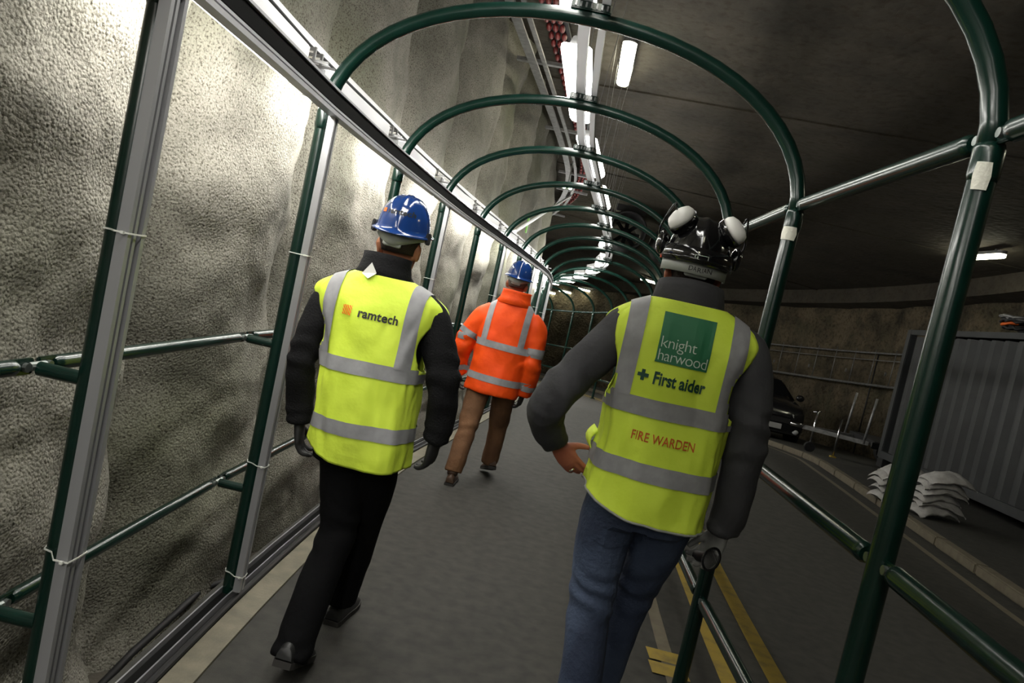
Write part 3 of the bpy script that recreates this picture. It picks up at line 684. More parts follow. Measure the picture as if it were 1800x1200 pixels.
def trailer():
    y = 15.25; root = empty('flat_trailer', (5.9, y, gz(y) + 0.09)); tag(root, 'low dark trailer with a galvanised drawbar beside the container', 'trailer')
    for s in (-1, 1): G().bar((-1.05, 0, .46), (.1, s * .42, .46), .06, .08).obj('drawbar', 'galv', root, bevel=.008)
    G().loft([(-1.3, 0, .47), (-1.15, 0, .47), (-1.0, 0, .47)], [.03, .045, .045], seg=12).obj('coupling', 'chrome', root, smooth=True)
    G().tube((-.85, -.06, .10), (-.85, -.06, .82), .024, 10).obj('jockey_leg', 'chrome', root, smooth=True)
    jw = G().tube((-.85, -.1, .10), (-.85, -.02, .10), .10, 18).obj('jockey_wheel', 'black', root, smooth=True, auto=.7)
    G().tube((-.93, -.06, .80), (-.78, -.06, .84), .012, 8).obj('crank_handle', 'chrome', root, smooth=True)
    G().tube((-.45, -.3, .05), (-.45, -.3, .80), .022, 10).obj('prop_stand', 'chrome', root, smooth=True)
    G().box((-.45, -.3, .03), (.11, .11, .05)).obj('stand_foot', 'yellow_line', root, bevel=.008)
    G().box((.95, 0, .5), (1.7, 1.3, .10)).obj('bed', 'black', root, bevel=.012)
    G().bar((.05, -.68, .47), (1.8, -.68, .47), .04, .12).obj('bed_rail', 'chrome', root)
    G().tube((-.05, -.55, .45), (.0, -.55, 1.35), .025, 10).obj('headboard_post', 'galv', root, smooth=True); G().tube((-.02, .55, .45), (.02, .55, 1.35), .025, 10).obj('headboard_post', 'galv', root, smooth=True)
    for s in (-1, 1):
        wh = G().tube((1.0, s * .70, .26), (1.0, s * .86, .26), .26, 22).obj('wheel', 'black', root, smooth=True, auto=.7); G().tube((1.0, s * .86, .26), (1.0, s * .875, .26), .12, 16).obj('hub', 'galv', wh)
trailer()
# orange marker post far down the road
y = 16.5; root = empty('marker_post', (3.86, y, gz(y))); tag(root, 'thin orange marker post far behind the green post', 'post')
G().tube((0, 0, .05), (0, 0, 2.05), .03, 10).obj('post', 'orange_plastic', root, smooth=True); G().loft([(0, 0, 0), (0, 0, .05), (0, 0, .06)], [.2, .18, .05], seg=16).obj('base', 'black', root, smooth=True, auto=.6); G().box((-.02, -.04, 1.85), (.30, .02, .09)).obj('reflector', 'orange_plastic', root)

# ================================================================ PEOPLE
def fuse(gs, voxel, smooth_it=6):
    """join overlapping lofts into one continuous skin"""
    g = G()
    for q in gs: g.add(q.v, q.f)
    me = g.mesh('tmp', True); ob = bpy.data.objects.new('tmp', me); C.objects.link(ob)
    md = ob.modifiers.new('r', 'REMESH'); md.mode = 'VOXEL'; md.voxel_size = voxel; md.use_smooth_shade = True
    if smooth_it:
        ms = ob.modifiers.new('s', 'SMOOTH'); ms.factor = 0.5; ms.iterations = smooth_it
    dg = bpy.context.evaluated_depsgraph_get(); dg.update()
    out = bpy.data.meshes.new_from_object(ob.evaluated_get(dg)); bpy.data.objects.remove(ob); bpy.data.meshes.remove(me)
    for p in out.polygons: p.use_smooth = True
    return out
def wrinkle(me, fn):
    ns = [v.normal.copy() for v in me.vertices]
    for v, n in zip(me.vertices, ns): v.co += n * fn(v.co)
    me.update()
def mobj(name, me, m, parent=None):
    me.name = name; me.materials.clear(); me.materials.append(M[m]); o = bpy.data.objects.new(name, me); C.objects.link(o)
    if parent: o.parent = parent
    return o
def limb(pts, radii, n=22, flat=1.0, ref=Vector((0, 1, 0)), seg=16):
    return G().loft(spline(pts, n), splinef(radii, n), [r * flat for r in splinef(radii, n)], seg=seg, ref=ref)
def stack(secs, seg=28, n=None, power=2.3, cap=True):
    """secs: (z, cx, cy, a, b) horizontal sections, smooth interpolated"""
    n = n or len(secs) * 5
    zs = splinef([s[0] for s in secs], n); xs = splinef([s[1] for s in secs], n); ys = splinef([s[2] for s in secs], n); aa = splinef([s[3] for s in secs], n); bb = splinef([s[4] for s in secs], n)
    g = G(); v = []; f = []
    for z, x, y, a, b in zip(zs, xs, ys, aa, bb):
        for k in range(seg):
            th = 2 * PI * k / seg; c, s = math.cos(th), math.sin(th)
            v.append((x + a * math.copysign(abs(c) ** (2 / power), c), y + b * math.copysign(abs(s) ** (2 / power), s), z))
    for i in range(n - 1):
        for k in range(seg): f.append((i * seg + k, i * seg + (k + 1) % seg, (i + 1) * seg + (k + 1) % seg, (i + 1) * seg + k))
    if cap: f.append(tuple(range(seg - 1, -1, -1))); f.append(tuple((n - 1) * seg + k for k in range(seg)))
    return g.add(v, f)
def hand(wrist, d, nrm, side, curl=0.5, scale=1.0, spread=0.12, curls=None, thumb=None, thin=1.0):
    """palm, four jointed fingers of unequal length and a thumb from the side of the palm"""
    d = Vector(d).normalized(); nrm = Vector(nrm); nrm = (nrm - d * nrm.dot(d)).normalized(); w = d.cross(nrm).normalized() * side
    wrist = Vector(wrist); S = scale; out = []
    out.append(G().loft([wrist - d * .03 * S, wrist, wrist + d * .03 * S, wrist + d * .065 * S, wrist + d * .092 * S], [x * S * thin for x in (.027, .029, .039, .043, .038)], [x * S * thin for x in (.021, .02, .018, .016, .012)], seg=16, ref=nrm))
    for k, (off, ln) in enumerate(((-.031, .068), (-.0105, .078), (.0105, .073), (.030, .058))):
        base = wrist + d * (.080 if k else .075) * S + w * off * S; dirv = (d + w * (off * 3.2 * spread / .12 * .4)).normalized(); pts = [base]; c = curl if curls is None else curls[k]
        for j, fr in enumerate((.42, .32, .26)):
            ang = c * (.75 if j == 0 else 1.0); ax = dirv.cross(nrm).normalized(); dirv = (Matrix.Rotation(ang, 3, ax) @ dirv).normalized(); pts.append(pts[-1] + dirv * ln * S * fr)
        out.append(G().loft(spline(pts, 9), [x * S * thin for x in splinef([.0095, .0092, .0085, .0062], 9)], seg=10, ref=w))
    t0 = wrist + d * .03 * S - w * .030 * S; td = Vector(thumb) if thumb else (d * .7 - w * .75 + nrm * .35)
    td = td.normalized(); pts = [t0, t0 + td * .03 * S, t0 + td * .055 * S + d * .006 * S, t0 + td * .072 * S + d * .014 * S]
    out.append(G().loft(spline(pts, 9), [x * S * thin for x in splinef([.014, .0125, .0105, .0075], 9)], seg=10, ref=nrm))
    return out
def head(c, s=1.0):
    """skull, jaw, face with nose, brow, lips, ears and neck; face looks along +y"""
    c = Vector(c); out = []
    out.append(G().ball(c + Vector((0, -.008, .022)) * s, (.076 * s, .098 * s, .098 * s), 24, 16))
    out.append(stack([(c.z - .125 * s, c.x, c.y + .065 * s, .022 * s, .02 * s), (c.z - .11 * s, c.x, c.y + .048 * s, .044 * s, .042 * s), (c.z - .07 * s, c.x, c.y + .03 * s, .060 * s, .062 * s), (c.z - .02 * s, c.x, c.y + .02 * s, .068 * s, .074 * s), (c.z + .03 * s, c.x, c.y + .012 * s, .070 * s, .080 * s)], 20))
    out.append(G().loft([c + Vector((0, .088, .012)) * s, c + Vector((0, .104, -.015)) * s, c + Vector((0, .112, -.038)) * s, c + Vector((0, .092, -.05)) * s], [.009 * s, .013 * s, .018 * s, .012 * s], [.01 * s, .013 * s, .014 * s, .01 * s], seg=10, ref=Vector((0, 1, 0))))
    out.append(G().loft([c + Vector((-.045, .078, .022)) * s, c + Vector((0, .092, .026)) * s, c + Vector((.045, .078, .022)) * s], .010 * s, seg=8))
    out.append(G().loft([c + Vector((-.024, .083, -.076)) * s, c + Vector((0, .094, -.074)) * s, c + Vector((.024, .083, -.076)) * s], [.006 * s, .010 * s, .006 * s], seg=8))
    for e in (-1, 1):
        out.append(G().ball(c + Vector((e * .078, -.008, -.03)) * s, (.012 * s, .022 * s, .034 * s), 12, 8))
        out.append(G().ball(c + Vector((e * .083, -.018, -.018)) * s, (.011 * s, .018 * s, .024 * s), 10, 8))
    out.append(limb([c + Vector((0, -.022, -.22)) * s, c + Vector((0, -.018, -.15)) * s, c + Vector((0, -.012, -.08)) * s, c + Vector((0, -.01, -.02)) * s], [.070 * s, .060 * s, .058 * s, .060 * s], 14))
    return out
def face_parts(root, c, s=1.0):
    c = Vector(c)
    for e in (-1, 1): G().ball(c + Vector((e * .032, .079, .004)) * s, (.013 * s, .011 * s, .009 * s), 10, 8).obj('eye', 'eye', root, smooth=True); G().ball(c + Vector((e * .032, .0885, .004)) * s, .0045 * s, 8, 6).obj('pupil', 'print_black', root, smooth=True)
    G().loft([c + Vector((-.024, .088, -.073)) * s, c + Vector((0, .1025, -.072)) * s, c + Vector((.024, .088, -.073)) * s], [.003, .005, .003], seg=8).obj('mouth', 'lip', root, smooth=True)
def hair_cap(root, c, m, s=1.0):
    c = Vector(c); g = G(); rows = []
    for a in range(25):
        az = PI + (a / 24) * PI            # ear to ear round the back
        row = []
        for b in range(9):
            el = 0.75 - b / 8 * 1.30
            r = Vector((.0785 * math.cos(az) * math.cos(el), .1 * math.sin(az) * math.cos(el) - .008, .1 * math.sin(el) + .018))
            if el < -.3: r.x *= .94; r.y = max(r.y, -.088) if False else r.y * (1 + .16 * (el + .3)); r.z += (el + .3) * .035
            row.append(c + r * s)
        rows.append(row)
    o = g.grid(rows).obj('hair', m, root, smooth=True); sm = o.modifiers.new('t', 'SOLIDIFY'); sm.thickness = .006; sm.offset = 0
    return o
def text_mesh(body, size, off=0.0, space=1.0, fine=0.0):
    cu = bpy.data.curves.new('t', 'FONT'); cu.body = body; cu.size = size; cu.offset = off; cu.space_character = space; cu.align_x = 'LEFT'; cu.resolution_u = 3
    ob = bpy.data.objects.new('t', cu); C.objects.link(ob); dg = bpy.context.evaluated_depsgraph_get(); dg.update()
    me = bpy.data.meshes.new_from_object(ob.evaluated_get(dg)); v = [p.co.copy() for p in me.vertices]; f = [tuple(p.vertices) for p in me.polygons]
    bpy.data.objects.remove(ob); bpy.data.curves.remove(cu); bpy.data.meshes.remove(me); return v, f
def bvh_of(me): return BVHTree.FromPolygons([v.co for v in me.vertices], [tuple(p.vertices) for p in me.polygons])
def decal(name, m, v2, f, bvh, parent, off=.003, dirn=Vector((0, 1, 0)), far=1.0):
    """lay flat (x, z) artwork onto the surface behind it"""
    vs = []
    for x, z in v2:
        o = Vector((x, 0, z)) - dirn * far; h, n, i, d = bvh.ray_cast(o, dirn)
        if h is None: h = Vector((x, 0, z)); n = -dirn
        if n.dot(dirn) > 0: n = -n
        vs.append(h + n * off)
    return G().add(vs, f).obj(name, m, parent, fix=False)
def grid2(x0, x1, z0, z1, nx, nz, shear=0.0):
    v = [(x0 + (x1 - x0) * a / nx + shear * (b / nz), z0 + (z1 - z0) * b / nz) for b in range(nz + 1) for a in range(nx + 1)]
    return v, [(b * (nx + 1) + a, b * (nx + 1) + a + 1, (b + 1) * (nx + 1) + a + 1, (b + 1) * (nx + 1) + a) for b in range(nz) for a in range(nx)]
def ring_tape(name, bvh, parent, zf, h, off=.004, m='tape', a0=0.0, a1=2 * PI, cx=0.0, cy=0.0, n=96, far=.6):
    rows = []
    for q in range(n + 1):
        th = a0 + (a1 - a0) * q / n; dv = Vector((math.cos(th), math.sin(th), 0)); zc = zf(math.cos(th), math.sin(th)); row = []
        for z in (zc - h / 2, zc - h / 6, zc + h / 6, zc + h / 2):
            p, nn, i, d = bvh.ray_cast(Vector((cx, cy, z)) + dv * far, -dv)
            row.append(None if p is None else p + dv * off)
        rows.append(row)
    g = G(); idx = {}
    for a in range(n):
        for b in range(3):
            q = [rows[a][b], rows[a + 1][b], rows[a + 1][b + 1], rows[a][b + 1]]
            if any(x is None for x in q) or max((q[0] - q[1]).length, (q[2] - q[3]).length) > .06: continue
            g.add(q, [(0, 1, 2, 3)])
    return g.obj(name, m, parent, smooth=True, fix=False)
def brace_tape(name, bvh, parent, xf, w, zlow, zc, off=.0055, m='tape', n=60):
    """vertical tape: up the back, over the shoulder and down the front"""
    rows = []
    path = [('b', zlow + (zc - zlow) * q / 20) for q in range(21)] + [('o', PI * q / 24) for q in range(1, 24)] + [('f', zc - (zc - zlow) * q / 20) for q in range(21)]
    for kind, val in path:
        row = []
        for e in (-.5, -.36, -.22, -.07, .07, .22, .36, .5):
            z = val if kind != 'o' else zc + .12
            x = xf(z) + e * w
            if kind == 'b': o, dv = Vector((x, -.8, z)), Vector((0, 1, 0))
            elif kind == 'f': o, dv = Vector((x, .8, z)), Vector((0, -1, 0))
            else:
                dv = Vector((0, math.cos(val), -math.sin(val))); o = Vector((x, 0, zc)) - dv * .6
            p, nn, i, d = bvh.ray_cast(o, dv); row.append(None if p is None else p - dv * off)
        rows.append(row)
    g = G()
    for a in range(len(rows) - 1):
        for b in range(7):
            q = [rows[a][b], rows[a + 1][b], rows[a + 1][b + 1], rows[a][b + 1]]
            if any(x is None for x in q) or max((q[0] - q[1]).length, (q[2] - q[3]).length, (q[0] - q[3]).length) > .09: continue
            g.add(q, [(0, 1, 2, 3)])
    return g.obj(name, m, parent, smooth=True, fix=False)
def vest(root, secs, wr, hole, m='hivis', seed=0.0, hem=None, power=2.6, edge=True):
    """sleeveless shell: lofted sections with arm openings cut out"""
    n, seg = 96, 120
    zs = splinef([s[0] for s in secs], n); xs = splinef([s[1] for s in secs], n); ys = splinef([s[2] for s in secs], n); aa = splinef([s[3] for s in secs], n); bb = splinef([s[4] for s in secs], n)
    V = []; F = []
    ztop = zs[-1]; zbot = zs[0]
    def surf(r, th):
        i = min(int(r), n - 2); q = r - i; L = lambda t: t[i] + (t[i + 1] - t[i]) * q
        z, x, y, a, b = L(zs), L(xs), L(ys), L(aa), L(bb); c, s = math.cos(th), math.sin(th)
        cc = math.copysign(abs(c) ** (2 / power), c); ss = math.copysign(abs(s) ** (2 / power), s)
        lo = max(0.0, min(1.0, (zbot + .55 - z) / .55))
        d = wr * (noise.noise(Vector((c * 2.2 + seed, s * 2.2, z * 3.2))) * .9 + .55 * noise.noise(Vector((c * 5 + seed, s * 5, z * 7))) + .35 * abs(noise.noise(Vector((c * 7 + z * 5 + seed, s * 7, z * 9 - c * 4)))))
        d += .006 * lo * math.sin(th * 7 + seed) + .003 * math.sin(th * 3 + z * 11 + seed)
        zz = z + (hem(c, s) * max(0.0, 1 - (z - zbot) / .30) if hem else 0.0)
        if z > ztop - .12: d *= (ztop - z) / .12
        return Vector((x + a * cc + d * c, y + b * ss + d * s, zz))
    hz, hy, rz, ha = hole            # arm opening: an ellipse in (angle from the side, height)
    def hole_r(r, k):
        al = (2 * PI * k / seg + PI / 2) % PI - PI / 2 + 1e-9; i = min(int(r), n - 2); z = zs[i] + (zs[i + 1] - zs[i]) * (r - i)
        return al, z, math.hypot(al / ha, (z - hz) / rz)
    for i in range(n):
        for k in range(seg): V.append(surf(i, 2 * PI * k / seg))
    for i in range(n - 1):
        for k in range(seg):
            if hole_r(i + .5, k + .5)[2] < 1: continue
            F.append((i * seg + k, i * seg + (k + 1) % seg, (i + 1) * seg + (k + 1) % seg, (i + 1) * seg + k))
    used = {}
    for q in F:
        for k in q: used[k] = used.get(k, 0) + 1
    for kk, c_ in used.items():
        i, k = divmod(kk, seg)
        if c_ < 4 and 0 < i < n - 1:
            al, z, r = hole_r(i, k)
            if r < 1.6:
                z2 = hz + (z - hz) / r; j = max(m for m in range(n - 1) if zs[m] <= z2); V[kk] = surf(j + (z2 - zs[j]) / (zs[j + 1] - zs[j]), 2 * PI * k / seg + al / r - al)
    g = G().add(V, F); me = g.mesh('vest', True, fix=True)
    o = mobj('vest', me, m, root)
    bv = bvh_of(me)
    so = o.modifiers.new('t', 'SOLIDIFY'); so.thickness = .004; so.offset = -1
    if edge:
        g = G(); g.loft([V[k] for k in range(seg)] + [V[0]], .0045, seg=6, ref=Vector((0, 0, 1)), cap=False); g.obj('hem_binding', 'hivis_edge', o, smooth=True)
    return o, bv
def hard_hat(root, c, m, s=1.0, tilt=(0, 0, 0), peak=.055, ridge=True, band='band_grey'):
    """shell with ridges, rolled rim, front peak; suspension headband and nape strap below"""
    c = Vector(c); MX = Matrix.Translation(c) @ Matrix.Rotation(tilt[2], 4, 'Z') @ Matrix.Rotation(tilt[0], 4, 'X') @ Matrix.Rotation(tilt[1], 4, 'Y')
    seg = 72; rings = []; V = []; F = []
    prof = [(0.0, 1.0), (.16, .99), (.32, .962), (.48, .905), (.62, .82), (.74, .70), (.84, .55), (.91, .38), (.955, .2), (.975, .06), (.985, 0.0)]
    def ring(rr, zz, extra):
        row = []
        for k in range(seg):
            th = 2 * PI * k / seg; ct, st = math.cos(th), math.sin(th); fr = max(0, st); ex = extra * (1 + 1.6 * fr ** 2) if extra > 0 else 0
            rx, ry = .104 * rr + ex, .136 * rr + ex * (1 + (peak / .018 - 1.6) * 0.4 * fr ** 3 if extra > .0095 else 1)
            x, y, z = rx * ct, ry * st, .128 * zz
            if ridge and rr > .12:
                for xr, wd, hgt in ((0, .012, .006), (.036, .008, .004), (-.036, .008, .004)):
                    z += hgt * math.exp(-((x - xr) / wd) ** 2) * min(1, zz * 2.5) * (1 if zz > .05 else 0)
            row.append(Vector((x, y, z)) * s)
        return row
    rows = [ring(max(r, .004), z, 0) for r, z in prof] + [ring(1.0, -.06, .004), ring(1.0, -.09, .010), ring(1.0, -.12, .015), ring(1.0, -.15, .015), ring(1.0, -.16, .009)]
    g = G().grid([r + r[:1] for r in rows]); me = g.xf(MX).mesh('hard_hat', True)
    o = mobj('hard_hat', me, m, root); so = o.modifiers.new('t', 'SOLIDIFY'); so.thickness = .003; so.offset = -1
    # headband: sides and back, taller at the nape
    hb = G(); rows = []
    for q in range(49):
        th = PI * 0.86 + (q / 48) * PI * 1.28; ct, st = math.cos(th), math.sin(th); bk = max(0, -st)
        top, bot = -.012, -.035 - .028 * bk ** 3
        rows.append([Vector((.093 * ct, .112 * st - .006, z)) * s for z in (top, (top + bot) / 2, bot)])
    hbo = hb.grid(rows).xf(MX).obj('headband', band, o, smooth=True); so = hbo.modifiers.new('t', 'SOLIDIFY'); so.thickness = .003
    G().loft([MX @ (Vector((.095 * ct, .115 * st - .006, -.02)) * s) for ct, st in ((1, .1), (.8, .62), (0, 1), (-.8, .62), (-1, .1))], .006, seg=8, ref=Vector((0, 0, 1))).obj('front_band', 'black', o, smooth=True)
    G().loft([MX @ (Vector((x, -.113 + abs(x) * .25, -.060)) * s) for x in (-.036, -.03, .03, .036)], [.008 * s, .012 * s, .012 * s, .008 * s], [.006, .007, .007, .006], seg=12, ref=Vector((0, 1, 0))).obj('nape_adjuster', band, o, smooth=True)
    return o, bvh_of(me), MX
def shoe(root, heel, toe_dir, m, pitch=0.0, L=.29, cuff=True):
    d = Vector(toe_dir).normalized(); rz = math.atan2(-d.x, d.y)
    MX = Matrix.Translation(Vector(heel)) @ Matrix.Rotation(rz, 4, 'Z') @ Matrix.Rotation(-pitch, 4, 'X') 
    secs = [(0.0, .030, .075, .03), (.02, .036, .095, .02), (.07, .038, .10, .02), (.12, .040, .085, .02), (.17, .046, .068, .02), (.22, .047, .055, .02), (.26, .040, .045, .02), (L, .018, .032, .022)]
    rows = []
    for y, w, h, b in secs:
        rows.append([Vector((w * math.cos(a), y, b + (h - b) * max(0, math.sin(a)))) for a in [PI * k / 10 for k in range(11)]])
    g = G().grid(rows); m_ = 11; g.f.append(tuple(range(10, -1, -1))); g.f.append(tuple((len(secs) - 1) * m_ + k for k in range(11)))
    o = g.xf(MX).obj('shoe', m, root, smooth=True, auto=.9)
    s = G(); rows = [[Vector((-w - .004, y, z)) for z in (0, .024)] + [Vector((w + .004, y, z)) for z in (.024, 0)] for y, w, h, b in secs]
    rows = [r + r[:1] for r in rows]; s.grid(rows); s.f.append((3, 2, 1, 0)); k = (len(secs) - 1) * 5; s.f.append((k, k + 1, k + 2, k + 3)); s.xf(MX).obj('sole', 'sole', o)
    if cuff: G().loft([MX @ Vector((0, .075, .085)), MX @ Vector((0, .06, .13))], [.042, .046], seg=14).obj('ankle_cuff', m, o, smooth=True)
    for q in range(3): G().bar(MX @ Vector((-.022, .135 + q * .02, .082 - q * .008)), MX @ Vector((.022, .135 + q * .02, .082 - q * .008)), .006, .005).obj('lace', 'tie' if m == 'shoe_black' else 'sole', o)
    return o
def collar(root, cs, rx, ry, m, th=.008):
    g = G(); o = g.loft(cs, rx, ry, seg=32, ref=Vector((0, 1, 0)), cap=False).obj('collar', m, root, smooth=True); so = o.modifiers.new('t', 'SOLIDIFY'); so.thickness = th; return o
def fold(co, f1=6.0, f2=14.0, a=.006, seed=0):
    return a * (noise.noise(co * f1 + Vector((seed, 0, 0))) + .6 * noise.noise(co * f2 + Vector((0, seed, 0))))
def crease(co, at, r, a, f=60, ax=Vector((0, 0, 1)), seed=0):
    d = (co - Vector(at)).length
    if d > r: return 0.0
    k = (1 - (d / r) ** 2) ** 2
    return a * k * math.sin(co.dot(ax) * f + 4 * noise.noise(co * 8 + Vector((seed, seed, 0))))

# ---------------------------------------------------------------- person with blue hat and yellow vest (left)
def person_a():
    sh = {s: Vector((s * .195, 0.0, 1.445)) for s in (-1, 1)}
    armL = [(-.135, 0, 1.435), (-.215, -.01, 1.37), (-.272, -.03, 1.15), (-.268, .02, .98), (-.255, .04, .865)]
    armR = [(.135, 0, 1.445), (.215, -.01, 1.38), (.300, -.01, 1.18), (.315, .03, 1.03), (.310, .05, .925)]
    legB = [(-.045, 0, .86), (-.01, .0, .66), (.01, -.02, .47), (.01, -.15, .27), (.01, -.27, .065)]
    legF = [(.095, 0, .86), (.09, .08, .67), (.06, .16, .48), (.03, .22, .28), (.0, .27, .08)]
    hc = Vector((.008, .035, 1.663))
    gs = head(hc) + [stack([(.80, 0, 0, .13, .09), (1.0, 0, 0, .125, .085), (1.2, 0, 0, .14, .09), (1.4, 0, 0, .15, .085), (1.5, 0, 0, .08, .06)])]
    gs += [limb(a, [.05, .045, .04, .033, .027]) for a in (armL, armR)] + [limb(l, [.075, .07, .055, .045, .04]) for l in (legB, legF)]
    gs += hand(armL[-1], (.12, .12, -1), (.9, .2, .1), 1, .55, 1.13, thin=.7) + hand(armR[-1], (-.08, .2, -1), (-.9, .2, .1), -1, .55, 1.13, thin=.7)
    body = mobj('person', fuse(gs, .007, 3), 'skin'); root = body
    face_parts(root, hc); hair_cap(root, hc, 'hair')
    # jacket
    tors = stack([(.78, .02, 0, .165, .115), (.92, .015, 0, .172, .12), (1.05, .01, 0, .17, .118), (1.22, 0, 0, .18, .118), (1.36, 0, -.005, .19, .11), (1.44, 0, -.005, .175, .098), (1.50, 0, -.005, .125, .085), (1.545, 0, 0, .075, .07)], power=2.3)
    me = fuse([tors, limb(armL, [.068, .072, .062, .056, .050]), limb(armR, [.068, .073, .064, .057, .051])], .009, 5)
    wrinkle(me, lambda co: fold(co, 5, 13, .009, 3) + crease(co, armL[2], .16, .006, 75, Vector((.2, .3, 1))) + crease(co, armR[2], .18, .006, 70, Vector((-.2, .3, 1))) + crease(co, (armL[4][0], armL[4][1], .9), .1, .005, 110) + crease(co, (armR[4][0], armR[4][1], .96), .1, .005, 110))
    mobj('jacket', me, 'charcoal', root)
    collar(root, [(-.02, -.005, 1.50), (-.02, 0, 1.535), (-.022, .006, 1.575), (-.022, .008, 1.60)], [.125, .108, .098, .098], [.095, .088, .084, .086], 'charcoal', .012)
    for nm, arm, nrm, sd, dd in (('glove', armL, (.9, .2, .1), 1, (.12, .12, -1)), ('glove', armR, (-.9, .2, .1), -1, (-.08, .2, -1))):
        me = fuse(hand(arm[-1], dd, nrm, sd, .55, 1.13), .0042, 2); mobj(nm, me, 'glove_dark', root)
    # trousers
    me = fuse([stack([(.76, 0, 0, .15, .115), (.85, 0, 0, .165, .12), (.95, 0, 0, .16, .11), (1.05, 0, 0, .155, .105)]), limb(legB, [.098, .090, .076, .074, .072]), limb(legF, [.098, .092, .08, .076, .072])], .009, 5)
    wrinkle(me, lambda co: fold(co, 5, 12, .006, 8) + crease(co, legB[2], .2, .006, 60) + crease(co, legB[4], .16, .006, 80))
    mobj('trousers', me, 'black_cloth', root)
    shoe(root, (.012, -.345, .068), (0, 1, 0), 'shoe_black', pitch=.30, cuff=False); shoe(root, (-.002, .21, -.022), (.02, 1, 0), 'shoe_black')
    # vest
    secs = [(.800, .035, 0, .205, .150), (.90, .03, 0, .203, .150), (1.02, .022, 0, .20, .146), (1.16, .01, 0, .202, .144), (1.29, 0, -.002, .222, .138), (1.38, -.003, -.004, .262, .130), (1.435, -.006, -.004, .266, .116), (1.480, -.010, -.004, .208, .102), (1.520, -.015, -.004, .115, .094)]
    v, bv = vest(root, secs, .017, (1.30, 0.0, .115, .62), seed=2.0, hem=lambda c, s: -.02 * max(0, -s) ** 2 + .05 * max(0, -c) ** 2, edge=False)
    ring_tape('reflective_tape', bv, v, lambda c, s: 1.165 + .004 * c, .056); ring_tape('reflective_tape', bv, v, lambda c, s: .925 + .012 * c + .012 * max(0, -c), .056)
    brace_tape('reflective_tape', bv, v, lambda z: -.172 + .0 * z, .058, 1.19, 1.36); brace_tape('reflective_tape', bv, v, lambda z: .160, .058, 1.19, 1.36)
    # printed mark: striped square and lower-case name
    x0, z0 = -.097, 1.352
    SZ = .037
    for q in range(7):                  # diagonal stripes clipped to a square
        vv = []
        for r in range(13):
            h_ = SZ * r / 12; lo_ = q * .0098 - h_ * .75 + .002; vv += [(x0 - .012 + min(SZ, max(0, lo_)), z0 - .002 + h_), (x0 - .012 + min(SZ, max(0, lo_ + .0064)), z0 - .002 + h_)]
        ff = [(2 * r, 2 * r + 1, 2 * r + 3, 2 * r + 2) for r in range(12) if (vv[2 * r + 1][0] - vv[2 * r][0]) + (vv[2 * r + 3][0] - vv[2 * r + 2][0]) > 1e-5]
        if ff: decal('print_stripe', 'print_orange', vv, ff, bv, v)
    tv, tf = text_mesh('ramtech', .047, .0013, 1.03); decal('print_text', 'print_black', [(x0 + .050 + p.x * .98, z0 + .000 + p.y) for p in tv], tf, bv, v, .0035)
    # folded white paper corner at the collar
    g = G(); g.add([(-.075, -.103, 1.515), (-.045, -.101, 1.562), (-.018, -.103, 1.525), (-.045, -.112, 1.50)], [(0, 1, 2, 3)]); o = g.obj('care_label', 'tie', root); so = o.modifiers.new('t', 'SOLIDIFY'); so.thickness = .002
    hb, hv, MX = hard_hat(root, hc + Vector((0, -.004, .058)), 'blue_hat', 1.0, tilt=(.12, .05, 0))
    tv, tf = text_mesh('ramtech', .030, .0009, 1.05); decal('hat_print', 'print_black', [(hc.x - .038 + p.x, hc.z + .098 + p.y) for p in tv], tf, hv, hb, .0015)
    vv, ff = grid2(hc.x - .062, hc.x - .046, hc.z + .100, hc.z + .116, 2, 2); decal('hat_print', 'print_orange', vv, ff, hv, hb, .0015)
    for s in (-1, 1): G().box(MX @ Vector((s * .112, -.02, -.016)), (.014, .04, .046)).obj('strap_slot', 'black', hb, bevel=.004)
    root.location = (-.762, 2.86, .022); root.rotation_euler = (0, 0, -.04)
    tag(root, 'person in a blue hard hat, yellow vest and black trousers walking by the left posts', 'person')
person_a()

